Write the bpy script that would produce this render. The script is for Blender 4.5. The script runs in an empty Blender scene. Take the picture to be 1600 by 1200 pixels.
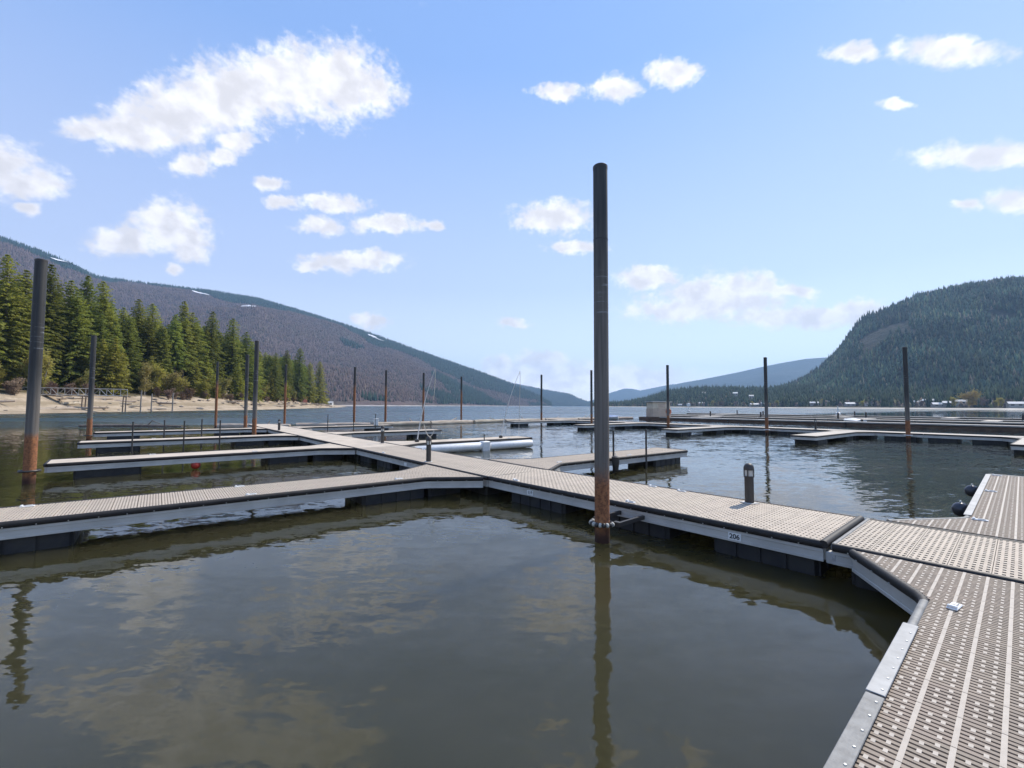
import bpy, math, random
import numpy as np
from mathutils import Vector, Matrix

R = math.radians
sc = bpy.context.scene
col = sc.collection
rnd = random.Random(7)

# ------------------------------------------------------------------ camera
CAM_Z = 2.05
pitch, roll = math.atan(34.2 / 700), R(.24)
fw = Vector((0, math.cos(pitch), math.sin(pitch)))
u0 = Vector((0, -math.sin(pitch), math.cos(pitch)))
rt = math.cos(roll) * Vector((1, 0, 0)) + math.sin(roll) * u0
up = math.cos(roll) * u0 - math.sin(roll) * Vector((1, 0, 0))
cd = bpy.data.cameras.new("camera")
cd.sensor_width = 36
cd.lens = 15.75
cd.clip_start = .05
cd.clip_end = 60000
cam = bpy.data.objects.new("camera", cd)
cam.matrix_world = Matrix(((rt.x, up.x, -fw.x, 0), (rt.y, up.y, -fw.y, 0), (rt.z, up.z, -fw.z, CAM_Z), (0, 0, 0, 1)))
col.objects.link(cam)
sc.camera = cam

# ------------------------------------------------------------------ sun, exposure
SUN_AZ, SUN_EL = 50., 47.          # degrees clockwise from +Y, above the horizon
sd = bpy.data.lights.new("sun", 'SUN')
sd.energy = 3.6
sd.angle = R(.53)
sd.color = (1, .94, .84)
sun = bpy.data.objects.new("sun", sd)
sdir = Vector((math.sin(R(SUN_AZ)) * math.cos(R(SUN_EL)), math.cos(R(SUN_AZ)) * math.cos(R(SUN_EL)), math.sin(R(SUN_EL))))
sun.rotation_euler = sdir.to_track_quat('Z', 'Y').to_euler()
sun.location = (20, 20, 60)
col.objects.link(sun)
vs = sc.view_settings
vs.view_transform = 'Standard'
vs.look = 'None'
vs.gamma = 1
vs.exposure = .55
vs.use_curve_mapping = False
sc.cycles.max_bounces = 6
sc.cycles.diffuse_bounces = 2
sc.cycles.glossy_bounces = 4
sc.cycles.transmission_bounces = 2
sc.cycles.volume_bounces = 0
sc.cycles.transparent_max_bounces = 6
sc.cycles.caustics_reflective = False
sc.cycles.caustics_refractive = False
sc.cycles.sample_clamp_indirect = 8
sc.cycles.use_denoising = True


# ------------------------------------------------------------------ node helpers
class NT:
    def __init__(s, tree):
        s.t, s.n, s.l = tree, tree.nodes, tree.links

    def set(s, sock, v):
        if v is None:
            return
        if isinstance(v, bpy.types.NodeSocket):
            s.l.new(v, sock)
        else:
            if isinstance(v, (tuple, list)) and sock.type == 'RGBA' and len(v) == 3:
                v = (*v, 1)
            sock.default_value = v

    def math(s, op, a, b=None, c=None, clamp=False):
        n = s.n.new('ShaderNodeMath')
        n.operation = op
        n.use_clamp = clamp
        for i, v in enumerate((a, b, c)):
            s.set(n.inputs[i], v)
        return n.outputs[0]

    def vmath(s, op, a, b=None, out=0):
        n = s.n.new('ShaderNodeVectorMath')
        n.operation = op
        s.set(n.inputs[0], a)
        s.set(n.inputs[1], b)
        return n.outputs[out]

    def noise(s, vec, scale, detail=3., rough=.5, dist=0., out='Fac'):
        n = s.n.new('ShaderNodeTexNoise')
        s.set(n.inputs['Vector'], vec)
        n.inputs['Scale'].default_value = scale
        n.inputs['Detail'].default_value = detail
        n.inputs['Roughness'].default_value = rough
        n.inputs['Distortion'].default_value = dist
        return n.outputs[out]

    def ramp(s, v, lo, hi, a=0., b=1., smooth=True):
        n = s.n.new('ShaderNodeMapRange')
        n.interpolation_type = 'SMOOTHSTEP' if smooth else 'LINEAR'
        s.set(n.inputs[0], v)
        for i, x in enumerate((lo, hi, a, b)):
            s.set(n.inputs[i + 1], x)
        return n.outputs[0]

    def mix(s, f, a, b, mode='MIX'):
        n = s.n.new('ShaderNodeMix')
        n.data_type = 'RGBA'
        n.blend_type = mode
        s.set(n.inputs[0], f)
        s.set(n.inputs[6], a)
        s.set(n.inputs[7], b)
        return n.outputs[2]

    def coord(s, which='Object'):
        return s.n.new('ShaderNodeTexCoord').outputs[which]

    def pos(s):
        return s.n.new('ShaderNodeNewGeometry').outputs['Position']

    def sep(s, v):
        n = s.n.new('ShaderNodeSeparateXYZ')
        s.set(n.inputs[0], v)
        return n.outputs

    def comb(s, x, y, z):
        n = s.n.new('ShaderNodeCombineXYZ')
        for i, v in enumerate((x, y, z)):
            s.set(n.inputs[i], v)
        return n.outputs[0]

    def mapping(s, v, scale=(1, 1, 1), rot=(0, 0, 0), loc=(0, 0, 0)):
        n = s.n.new('ShaderNodeMapping')
        s.set(n.inputs[0], v)
        n.inputs['Location'].default_value = loc
        n.inputs['Rotation'].default_value = rot
        n.inputs['Scale'].default_value = scale
        return n.outputs[0]

    def bump(s, h, strength=1., dist=1., normal=None):
        n = s.n.new('ShaderNodeBump')
        s.set(n.inputs['Strength'], strength)
        s.set(n.inputs['Distance'], dist)
        s.set(n.inputs['Height'], h)
        if normal is not None:
            s.set(n.inputs['Normal'], normal)
        return n.outputs[0]


def newmat(name):
    m = bpy.data.materials.new(name)
    m.use_nodes = True
    t = NT(m.node_tree)
    b = t.n['Principled BSDF']
    return m, t, b


def mat(name, base, rough=.6, var=.25, scale=6., metal=0., spec=.5, base2=None, bump=0., bscale=40., rand=0., detail=4., stretch=None):
    """plain procedural surface: two tones broken up by noise, fine relief, optional variation from object to object"""
    m, t, b = newmat(name)
    co = t.coord('Object')
    if stretch:
        co = t.mapping(co, stretch)
    f = t.ramp(t.noise(co, scale, detail, .6), .3, .7)
    base2 = base2 or tuple(c * (1 - var) for c in base)
    c = t.mix(f, base, base2)
    if rand:
        oi = t.n.new('ShaderNodeObjectInfo').outputs['Random']
        hs = t.n.new('ShaderNodeHueSaturation')
        t.set(hs.inputs['Value'], t.ramp(oi, 0, 1, 1 - rand, 1 + rand, False))
        t.set(hs.inputs['Hue'], t.ramp(t.math('FRACT', t.math('MULTIPLY', oi, 17.3)), 0, 1, .5 - rand * .07, .5 + rand * .07, False))
        t.set(hs.inputs['Color'], c)
        c = hs.outputs[0]
    t.set(b.inputs['Base Color'], c)
    b.inputs['Roughness'].default_value = rough
    b.inputs['Metallic'].default_value = metal
    b.inputs['Specular IOR Level'].default_value = spec
    if bump:
        t.set(b.inputs['Normal'], t.bump(t.noise(co, bscale, 4, .6), 1., bump))
    return m


# ------------------------------------------------------------------ sky
w = bpy.data.worlds.new("World")
sc.world = w
w.use_nodes = True
W = NT(w.node_tree)
bg = W.n['Background']
sky = W.n.new('ShaderNodeTexSky')
sky.sky_type = 'NISHITA'
sky.sun_disc = False
sky.sun_elevation = R(SUN_EL)
sky.sun_rotation = R(SUN_AZ)
sky.altitude = 350
sky.air_density = 1.
sky.dust_density = .2
sky.ozone_density = 2.5
dirv = W.coord('Generated')
dx, dy, dz = W.sep(dirv)
az = W.math('MULTIPLY', W.math('ARCTAN2', dx, dy), 180 / math.pi)
el = W.math('MULTIPLY', W.math('ARCSINE', dz), 180 / math.pi)
# cumulus to the north: bearing east/north, height/north, half width, half height
CL = [(-0.959,0.634,0.074,0.033), (-0.885,0.637,0.091,0.055), (-0.776,0.668,0.118,0.084), (-0.652,0.711,0.136,0.095), (-0.521,0.750,0.133,0.086), (-0.402,0.746,0.111,0.089), (-0.310,0.713,0.059,0.043), (-0.832,0.607,0.097,0.030), (-0.637,0.605,0.053,0.027), (-0.727,0.547,0.053,0.027), (-0.662,0.567,0.035,0.020), (-1.113,0.501,0.091,0.039), (-1.188,0.535,0.102,0.060), (-1.098,0.441,0.029,0.015), (-0.784,0.407,0.076,0.056), (-0.888,0.372,0.078,0.036), (-0.730,0.363,0.052,0.041), (-0.771,0.305,0.023,0.012), (-0.417,0.459,0.073,0.021), (-0.550,0.505,0.032,0.016), (-0.438,0.408,0.055,0.018), (-0.285,0.411,0.079,0.022), (-0.188,0.409,0.023,0.013), (-0.527,0.464,0.044,0.013), (-0.364,0.326,0.107,0.022), (-0.450,0.311,0.046,0.013), (-0.317,0.192,0.036,0.020), (0.106,0.724,0.059,0.021), (0.240,0.737,0.056,0.031), (0.370,0.769,0.056,0.031), (1.006,0.826,0.125,0.034), (0.791,0.825,0.059,0.022), (0.878,0.701,0.038,0.014), (1.083,0.578,0.147,0.029), (1.151,0.470,0.076,0.030), (1.037,0.461,0.032,0.015), (0.099,0.431,0.087,0.036), (0.140,0.362,0.058,0.013), (0.306,0.291,0.064,0.029), (0.471,0.246,0.152,0.047), (0.374,0.218,0.112,0.026), (0.519,0.268,0.090,0.032), (0.626,0.261,0.064,0.016), (0.665,0.200,0.216,0.023), (0.792,0.220,0.072,0.022), (0.010,0.187,0.040,0.012), (0.086,0.066,0.172,0.034), (-0.030,0.082,0.046,0.026), (0.286,0.062,0.115,0.034), (0.071,0.102,0.060,0.023)]
dyc = W.math('MAXIMUM', dy, .15)
pn = W.vmath('MULTIPLY', dirv, (1, 1, 1.3))
n_big = W.noise(pn, 20., 5, .55, .3, 'Color')
warp = W.vmath('MULTIPLY', W.vmath('SUBTRACT', n_big, (.5, .5, .5)), (.085, .042, 0))
pw = W.vmath('ADD', W.comb(W.math('DIVIDE', dx, dyc), W.math('DIVIDE', dz, dyc), 0.), warp)
field = None
for a, e, rx, ry in CL:
    L = W.vmath('LENGTH', W.mapping(pw, (1 / rx, 1 / ry, 1), (0, 0, 0), (-a / rx, -e / ry, 0)), out=1)
    field = L if field is None else W.math('SMOOTH_MIN', field, L, .15)
# the same broken cumulus carries on over the rest of the sky
zz = W.math('ADD', W.math('MAXIMUM', dz, 0.), .12)
pp = W.comb(W.math('DIVIDE', dx, zz), W.math('DIVIDE', dy, zz), 0.)
gen = W.ramp(W.noise(pp, 1.15, 7, .56, .2), .56, .72, 1.6, .3, False)
inside = W.math('MULTIPLY', W.ramp(W.math('ABSOLUTE', az), 50, 54, 1., 0.), W.ramp(el, 38, 42, 1., 0.))
fieldall = W.math('MINIMUM', field, W.math('ADD', gen, W.math('MULTIPLY', inside, 3.)))
edge = W.math('ADD', W.math('MULTIPLY', W.noise(pn, 34., 4, .5, .2), .6), W.math('MULTIPLY', W.noise(pn, 95., 4, .55), .4))
fe = W.math('ADD', fieldall, W.math('MULTIPLY', W.math('SUBTRACT', edge, .5), 2.0))
alpha = W.ramp(fe, .55, 1.38, 1., 0.)
alpha = W.math('MULTIPLY', alpha, W.ramp(el, -.5, 1.2, 0., 1.))
shade = W.ramp(W.noise(pn, 26., 4, .5), .36, .66, .80, 1.04)
shade = W.math('MULTIPLY', shade, W.ramp(fe, .1, .9, .96, 1.05))
hs = W.n.new('ShaderNodeHueSaturation')
W.set(hs.inputs['Color'], sky.outputs[0])
hs.inputs['Saturation'].default_value = 1.05
shade = W.math('MULTIPLY', shade, W.ramp(el, 0, 9, 1.5, 1.))
cloudc = W.vmath('MULTIPLY', W.comb(shade, shade, shade), (5.15, 5.1, 5.35))
cr = W.n.new('ShaderNodeValToRGB')
cr.color_ramp.elements[0].position, cr.color_ramp.elements[0].color = 0., (6.2, 6.2, 6.4, 1)
cr.color_ramp.elements[1].position, cr.color_ramp.elements[1].color = 1., (.95, 1.85, 4.3, 1)
ce = cr.color_ramp.elements.new(.42)
ce.color = (1.45, 2.40, 4.6, 1)
ce = cr.color_ramp.elements.new(.16)
ce.color = (3.2, 3.65, 5.0, 1)
W.set(cr.inputs[0], W.ramp(el, 0, 90, 0., 1., False))
skyc = W.mix(.72, hs.outputs[0], cr.outputs[0])
skyc = W.mix(alpha, skyc, cloudc)
W.set(bg.inputs['Color'], skyc)
bg.inputs['Strength'].default_value = .15


# ------------------------------------------------------------------ mesh helpers
class MB:
    def __init__(s):
        s.v, s.f, s.m = [], [], []

    def add(s, vs_, fs_, mi=0):
        o = len(s.v)
        s.v.extend(vs_)
        s.f.extend([tuple(i + o for i in f) for f in fs_])
        s.m.extend([mi] * len(fs_))
        return s

    def box(s, x0, x1, y0, y1, z0, z1, mi=0, bottom=True, M=None):
        vs_ = [(x, y, z) for z in (z0, z1) for x, y in ((x0, y0), (x1, y0), (x1, y1), (x0, y1))]
        if M is not None:
            vs_ = [tuple(M @ Vector(q)) for q in vs_]
        fs_ = [(4, 5, 6, 7), (0, 1, 5, 4), (1, 2, 6, 5), (2, 3, 7, 6), (3, 0, 4, 7)]
        if bottom:
            fs_.append((3, 2, 1, 0))
        return s.add(vs_, fs_, mi)

    def bbox(s, x0, x1, y0, y1, z0, z1, b=.02, mi=0):
        """box with chamfered upright and top edges"""
        rings = []
        for z, i in ((z0, b), (z0 + b, 0), (z1 - b, 0), (z1, b)):
            a0, a1, c0, c1 = x0 + i, x1 - i, y0 + i, y1 - i
            rings.append([(a0 + b, c0, z), (a1 - b, c0, z), (a1, c0 + b, z), (a1, c1 - b, z), (a1 - b, c1, z), (a0 + b, c1, z), (a0, c1 - b, z), (a0, c0 + b, z)])
        return s.loft(rings, True, True, mi)

    def loft(s, rings, cap0=True, cap1=True, mi=0):
        n = len(rings[0])
        vs_ = [p for r in rings for p in r]
        fs_ = []
        for k in range(len(rings) - 1):
            for i in range(n):
                j = (i + 1) % n
                fs_.append((k * n + i, k * n + j, (k + 1) * n + j, (k + 1) * n + i))
        if cap0:
            fs_.append(tuple(range(n))[::-1])
        if cap1:
            fs_.append(tuple((len(rings) - 1) * n + i for i in range(n)))
        return s.add(vs_, fs_, mi)

    def tube(s, pts, rad, n=10, mi=0, caps=True):
        pts = [Vector(p) for p in pts]
        if not isinstance(rad, (list, tuple)):
            rad = [rad] * len(pts)
        rings = []
        for i, p in enumerate(pts):
            d = (pts[min(i + 1, len(pts) - 1)] - pts[max(i - 1, 0)]).normalized()
            a = d.orthogonal().normalized() if i == 0 else (a - d * a.dot(d)).normalized()
            c = d.cross(a)
            rings.append([tuple(p + rad[i] * (math.cos(2 * math.pi * k / n) * a + math.sin(2 * math.pi * k / n) * c)) for k in range(n)])
        return s.loft(rings, caps, caps, mi)

    def sweep(s, path, prof, mi=0):
        """sweep a closed profile of (outward, z) along a 2D path; outward is to the right of travel"""
        P = [Vector(p) for p in path]
        rings = []
        for i, p in enumerate(P):
            a = (P[i] - P[i - 1]).normalized() if i else (P[1] - P[0]).normalized()
            b = (P[i + 1] - P[i]).normalized() if i < len(P) - 1 else a
            na, nb = Vector((a.y, -a.x)), Vector((b.y, -b.x))
            n = (na + nb).normalized()
            k = 1 / max(.35, n.dot(na))
            rings.append([(p.x + n.x * o * k, p.y + n.y * o * k, z) for o, z in prof])
        return s.loft(rings, True, True, mi)

    def prism(s, poly, z0, z1, mi=0):
        return s.loft([[(x, y, z0) for x, y in poly], [(x, y, z1) for x, y in poly]], True, True, mi)

    def mesh(s, name, mats, smooth=False, auto=None):
        me = bpy.data.meshes.new(name)
        me.from_pydata([tuple(q) for q in s.v], [], s.f)
        for mm in mats if isinstance(mats, (list, tuple)) else [mats]:
            me.materials.append(mm)
        me.polygons.foreach_set('material_index', s.m)
        if smooth:
            me.polygons.foreach_set('use_smooth', [True] * len(me.polygons))
            if auto is not None:
                me.set_sharp_from_angle(angle=R(auto))
        me.update()
        return me

    def build(s, name, mats, parent=None, smooth=False, auto=None, loc=None):
        return link(name, s.mesh(name, mats, smooth, auto), parent, loc)


def link(name, me, parent=None, loc=None, rz=0.):
    o = bpy.data.objects.new(name, me)
    col.objects.link(o)
    if parent is not None:
        o.parent = parent
    if loc is not None:
        o.location = loc
    if rz:
        o.rotation_euler.z = rz
    return o


def tag(o, label=None, cat=None, group=None, kind=None):
    for k, v in (('label', label), ('category', cat), ('group', group), ('kind', kind)):
        if v:
            o[k] = v
    return o


def thing(name, loc, rz=0., label=None, cat=None, group=None):
    o = bpy.data.objects.new(name, None)
    o.empty_display_size = .2
    col.objects.link(o)
    o.location = loc
    o.rotation_euler.z = rz
    return tag(o, label, cat, group)


def copy_tree(o, parent=None):
    c = o.copy()
    col.objects.link(c)
    c.parent = parent
    for ch in [q for q in KIDS.get(o.name, [])]:
        copy_tree(ch, c)
    return c


KIDS = {}


def remember(root):
    for o in bpy.data.objects:
        if o.parent is not None:
            KIDS.setdefault(o.parent.name, [])
            if o not in KIDS[o.parent.name]:
                KIDS[o.parent.name].append(o)


# value noise for terrain
_g = np.random.default_rng(3).random((256, 256))


def vnoise(x, y):
    xi, yi = np.floor(x).astype(int), np.floor(y).astype(int)
    fx, fy = x - xi, y - yi
    fx, fy = fx * fx * (3 - 2 * fx), fy * fy * (3 - 2 * fy)
    g = lambda a, b: _g[a % 256, b % 256]
    return (g(xi, yi) * (1 - fx) + g(xi + 1, yi) * fx) * (1 - fy) + (g(xi, yi + 1) * (1 - fx) + g(xi + 1, yi + 1) * fx) * fy - .5


def fbm(x, y, o=5, g=.5):
    r, a = 0, 1.
    for k in range(o):
        r = r + a * vnoise(x * 2 ** k + 17.3 * k, y * 2 ** k + 5.1 * k)
        a *= g
    return r


def grid_mesh(name, X, Y, Z, m, smooth=True, colors=None):
    nu, nv = X.shape
    v = np.stack([X, Y, Z], -1).reshape(-1, 3)
    idx = np.arange(nu * nv).reshape(nu, nv)
    f = np.stack([idx[:-1, :-1], idx[1:, :-1], idx[1:, 1:], idx[:-1, 1:]], -1).reshape(-1, 4)
    me = np_mesh(name, v, f, m)
    if smooth:
        me.polygons.foreach_set('use_smooth', np.ones(len(f), bool))
    if colors is not None:
        ca = me.color_attributes.new('Col', 'FLOAT_COLOR', 'POINT')
        ca.data.foreach_set('color', np.concatenate([colors.reshape(-1, 3), np.ones((nu * nv, 1))], 1).astype(np.float32).ravel())
    return me


def np_mesh(name, v, f, m):
    me = bpy.data.meshes.new(name)
    n, k = f.shape
    me.vertices.add(len(v))
    me.vertices.foreach_set('co', v.astype(np.float32).ravel())
    me.loops.add(n * k)
    me.loops.foreach_set('vertex_index', f.astype(np.int32).ravel())
    me.polygons.add(n)
    me.polygons.foreach_set('loop_start', np.arange(0, n * k, k, dtype=np.int32))
    me.polygons.foreach_set('loop_total', np.full(n, k, np.int32))
    me.materials.append(m)
    me.update(calc_edges=True)
    return me


# ------------------------------------------------------------------ materials
def mat_water():
    m, t, b = newmat("lake_water")
    p = t.pos()
    x, y, z = t.sep(p)
    # how ruffled the surface is: sheltered and glassy among the docks, wind-ruffled beyond the log boom and in loose patches
    dist = t.vmath('LENGTH', p, out=1)
    patch = t.noise(t.mapping(p, (.028, .05, 1), (0, 0, R(35))), 1., 3, .5)
    lee = t.math('ADD', t.math('MULTIPLY', x, -.62), t.math('MULTIPLY', y, .784))
    openw = t.ramp(lee, 40, 62)
    pr = t.ramp(patch, .47, .62)
    east = t.ramp(t.math('ADD', t.math('MULTIPLY', x, .784), t.math('MULTIPLY', y, .62)), 12.5, 18)
    near = t.math('ADD', .10, t.math('MULTIPLY', t.math('MULTIPLY', pr, east), .34))
    near = t.math('ADD', near, t.math('MULTIPLY', east, .075))
    amp = t.math('ADD', near, t.math('MULTIPLY', openw, t.math('ADD', .22, t.math('MULTIPLY', pr, .3))))
    # wave slopes, long crested, from three bands of noise
    slope = None
    for sc_, k_, rot, st in ((.42, .40, 28, 2.0), (1.7, .85, 12, 2.4), (5., .85, 40, 2.0), (13., .45, 5, 1.8)):
        c_ = t.noise(t.mapping(p, (1, st, 1), (0, 0, R(rot))), sc_, 2, .5, .3, 'Color')
        v_ = t.vmath('MULTIPLY', t.vmath('SUBTRACT', c_, (.5, .5, .5)), (k_ * .55, k_, 0))
        slope = v_ if slope is None else t.vmath('ADD', slope, v_)
    sl = t.n.new('ShaderNodeVectorMath')
    sl.operation = 'SCALE'
    t.set(sl.inputs[0], slope)
    t.set(sl.inputs['Scale'], amp)
    t.set(b.inputs['Normal'], t.vmath('NORMALIZE', t.vmath('ADD', sl.outputs[0], (0, 0, 1))))
    silt = t.noise(t.mapping(p, (.22, .3, 1)), 1., 4, .55)
    c = t.mix(t.ramp(silt, .3, .7), (.037, .034, .013), (.052, .046, .022))
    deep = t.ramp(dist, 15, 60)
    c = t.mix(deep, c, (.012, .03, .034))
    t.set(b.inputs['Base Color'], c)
    t.set(b.inputs['Roughness'], t.math('ADD', .02, t.math('MULTIPLY', openw, t.math('ADD', .24, t.math('MULTIPLY', pr, .16)))))
    b.inputs['Subsurface Weight'].default_value = 1.
    b.inputs['Subsurface Radius'].default_value = (1., 1., .7)
    b.inputs['Subsurface Scale'].default_value = 8.
    b.inputs['IOR'].default_value = 1.42
    b.inputs['Specular IOR Level'].default_value = .5
    return m


def mat_pile(rust_top, fade, wear=0.):
    m, t, b = newmat("steel_pile")
    p = t.coord('Object')
    z = t.sep(p)[2]
    n = t.noise(t.mapping(p, (6, 6, 1.4)), 1.3, 5, .65)
    n2 = t.noise(p, 24, 4, .7)
    streak = t.noise(t.mapping(p, (16, 16, .5)), 1., 4, .6)
    edge = t.math('ADD', z, t.math('MULTIPLY', t.math('SUBTRACT', n, .5), fade * 1.6))
    f = t.ramp(edge, rust_top - fade, rust_top + fade, 1., 0.)
    speck = t.ramp(n2, .56, .72)
    f2 = t.math('MAXIMUM', f, t.math('MULTIPLY', t.math('MULTIPLY', speck, t.ramp(z, rust_top, rust_top + 1.4, .55, 0.)), 1.))
    black = t.mix(t.ramp(streak, .35, .7), (.024, .024, .024), (.054, .053, .050))
    worn = t.mix(t.ramp(streak, .3, .7), (.080, .072, .064), (.175, .155, .135))
    black = t.mix(t.ramp(t.math('ADD', z, t.math('MULTIPLY', n, .8)), 4.0 + wear, 5.6 + wear, 1., 0.), black, worn)
    # scuffs where the roller hoops have worn the coating
    ring = t.noise(t.comb(0., 0., z), 17., 3, .8)
    rz_ = t.math('MULTIPLY', t.math('MULTIPLY', t.ramp(z, 3.3, 3.5), t.ramp(z, 4.0, 4.25, 1., 0.)), t.ramp(ring, .54, .60))
    rz_ = t.math('MULTIPLY', rz_, t.ramp(t.noise(p, 9, 3, .6), .4, .6))
    black = t.mix(t.math('MULTIPLY', rz_, .8), black, (.30, .31, .32))
    rust = t.mix(t.ramp(n2, .35, .68), (.36, .15, .062), (.14, .055, .028))
    rust = t.mix(t.ramp(n, .55, .75), rust, (.46, .21, .085))
    wet = t.ramp(z, .05, .34, 1., 0.)
    rust = t.mix(wet, rust, (.045, .018, .010))
    t.set(b.inputs['Base Color'], t.mix(f2, black, rust))
    t.set(b.inputs['Roughness'], t.math('ADD', .58, t.math('MULTIPLY', f2, .3)))
    t.set(b.inputs['Normal'], t.bump(t.math('MULTIPLY', n2, t.math('ADD', .25, f2)), .8, .004))
    return m


def mat_attr(name, rough=.9, var=.25, scale=.02):
    m, t, b = newmat(name)
    a = t.n.new('ShaderNodeVertexColor')
    a.layer_name = 'Col'
    c = t.mix(t.ramp(t.noise(t.pos(), scale, 4, .65), .3, .7), a.outputs[0], t.mix(1., a.outputs[0], (1 - var,) * 3, 'MULTIPLY'))
    t.set(b.inputs['Base Color'], c)
    b.inputs['Roughness'].default_value = rough
    b.inputs['Specular IOR Level'].default_value = .1
    return m


M_water = mat_water()
M_pile = mat_pile(1.0, .22)
M_pile_l = mat_pile(1.25, .10, -2.)
M_pile_r = mat_pile(3.9, .5, -1.5)
M_grey_deck = mat("slotted_deck_grey", (.315, .245, .185), .75, .22, 3., base2=(.25, .20, .15), rand=.05)
M_grey_rib = mat("slotted_deck_rib", (.50, .43, .35), .7, .15, 9.)
M_tan_deck = mat("slotted_deck_tan", (.53, .435, .33), .75, .18, 3., rand=.04)
M_tan_rib = mat("slotted_deck_tan_rib", (.57, .475, .37), .7, .15, 9.)
M_tan_flat = mat("sunbleached_deck", (.60, .50, .385), .8, .22, 1.3, detail=6., bump=.003, bscale=60)
M_pale_flat = mat("pale_deck", (.52, .455, .375), .8, .2, 1.2, detail=6.)
M_rubber = mat("black_rubber", (.012, .010, .009), .62, .3, 5., base2=(.026, .021, .018), bump=.002)
M_rubber_grey = mat("weathered_rubber", (.25, .245, .23), .6, .4, 9., base2=(.16, .155, .145), bump=.003)
M_alu = mat("dull_aluminium", (.56, .54, .50), .6, .22, 2.5, metal=.1, base2=(.45, .435, .405), detail=7.)
M_alu_white = mat("bright_aluminium", (.47, .465, .45), .5, .2, 6., metal=.2)
M_float = mat("black_plastic_float", (.012, .013, .017), .6, .4, 4., base2=(.030, .029, .028), bump=.004, bscale=12)
M_strip = mat("worn_edge_strip", (.33, .33, .325), .5, .3, 7., metal=.1, detail=6.)
M_dark = mat("dark_powder_coat", (.045, .040, .036), .5, .2, 5.)
M_white = mat("white_plastic", (.80, .79, .76), .45, .12, 8.)
M_plate = mat("white_number_plate", (.82, .82, .80), .5, .08, 12.)
M_ink = mat("black_lettering", (.02, .02, .022), .6, .1, 12.)
M_bolt = mat("zinc_bolt", (.62, .62, .60), .35, .2, 30., metal=.7)
M_lens = mat("frosted_lens", (.55, .55, .52), .25, .1, 10.)
M_timber = mat("weathered_timber", (.17, .105, .068), .85, .5, 1.4, base2=(.075, .048, .035), bump=.02, bscale=5, stretch=(1, 6, 6))
M_timber_top = mat("bleached_plank", (.40, .37, .33), .85, .3, 1.2, bump=.01, bscale=6, rand=.12)
M_log = mat("bleached_log", (.50, .42, .33), .85, .5, 1.6, base2=(.27, .21, .16), bump=.02, bscale=7, rand=.22, stretch=(.5, 4, 4))
M_rope = mat("pale_rope", (.55, .52, .45), .8, .2, 20.)
M_rodw = mat("whip_rod", (.60, .60, .58), .4, .1, 10.)
M_red = mat("red_buoy", (.50, .045, .025), .45, .25, 6.)
M_orange = mat("orange_ring", (.65, .20, .09), .5, .2, 6.)
M_beige = mat("beige_siding", (.62, .48, .36), .8, .18, 2.)
M_beige2 = mat("beige_panel", (.74, .62, .46), .8, .15, 2.)
M_roof = mat("pale_roof", (.55, .54, .52), .7, .2, 1., rand=.25)
M_roof_dark = mat("dark_roof", (.12, .11, .11), .7, .3, 1., rand=.3)
M_redroof = mat("red_roof", (.26, .075, .05), .7, .3, 2.)
M_wall = mat("house_wall", (.42, .39, .35), .8, .2, 1., rand=.35)
M_glass = mat("window_glass", (.03, .04, .05), .1, .2, 1.)
M_bark = mat("conifer_bark", (.20, .155, .125), .9, .45, 3., bump=.02, bscale=8)
M_bark_pale = mat("pale_bark", (.30, .27, .24), .9, .35, 3.)
M_needle = mat("conifer_needles", (.29, .305, .078), .75, .5, .45, base2=(.14, .172, .048), rand=.34, detail=5., spec=.25)
M_needle_y = mat("young_needles", (.36, .34, .075), .75, .45, .5, base2=(.22, .23, .055), rand=.2, spec=.25)
M_twig = mat("bare_twigs", (.27, .185, .125), .9, .4, .6, base2=(.17, .11, .085), rand=.2, spec=.1)
M_bud = mat("budding_leaves", (.36, .33, .10), .8, .4, .7, base2=(.26, .22, .085), rand=.25, spec=.2)
M_yellow = mat("yellow_willow", (.52, .37, .10), .8, .3, .2, spec=.2)
M_forest = mat_attr("distant_trees", .9, .3, .05)
M_rock = mat("shore_rock", (.22, .195, .17), .9, .45, 1.2, rand=.25, bump=.04, bscale=4)
M_snow = mat("old_snow", (.80, .81, .84), .8, .1, .05)


def mat_beach():
    m, t, b = newmat("sand_and_shingle")
    p = t.pos()
    z = t.sep(p)[2]
    n = t.noise(t.mapping(p, (1, .35, 1)), .35, 6, .68)
    fine = t.noise(p, 2.2, 5, .7)
    c = t.mix(t.ramp(n, .36, .64), (.50, .40, .285), (.33, .255, .175))
    c = t.mix(t.ramp(fine, .5, .72), c, (.22, .185, .145))
    # drift line of twigs and bark, then turf and needles above the beach
    zz_ = t.math('ADD', z, t.math('MULTIPLY', t.math('SUBTRACT', n, .5), 1.6))
    band = t.math('MULTIPLY', t.ramp(zz_, 1.5, 1.9), t.ramp(zz_, 2.4, 2.9, 1., 0.))
    c = t.mix(t.math('MULTIPLY', band, .6), c, (.25, .195, .12))
    c = t.mix(t.ramp(zz_, 4.2, 5.2), c, (.105, .085, .045))
    t.set(b.inputs['Base Color'], c)
    b.inputs['Roughness'].default_value = .95
    b.inputs['Specular IOR Level'].default_value = .15
    t.set(b.inputs['Normal'], t.bump(fine, 1., .15))
    return m


def mat_slope(name, a, c2, scale):
    m, t, b = newmat(name)
    p = t.pos()
    n = t.noise(p, scale, 7, .65)
    n2 = t.noise(p, scale * 9, 4, .7)
    c = t.mix(t.ramp(n, .38, .62), a, c2)
    c = t.mix(t.ramp(n2, .45, .7), c, tuple(q * .55 for q in a))
    t.set(b.inputs['Base Color'], c)
    b.inputs['Roughness'].default_value = .95
    b.inputs['Specular IOR Level'].default_value = .05
    t.set(b.inputs['Normal'], t.bump(n2, 1., 14.))
    return m


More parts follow.
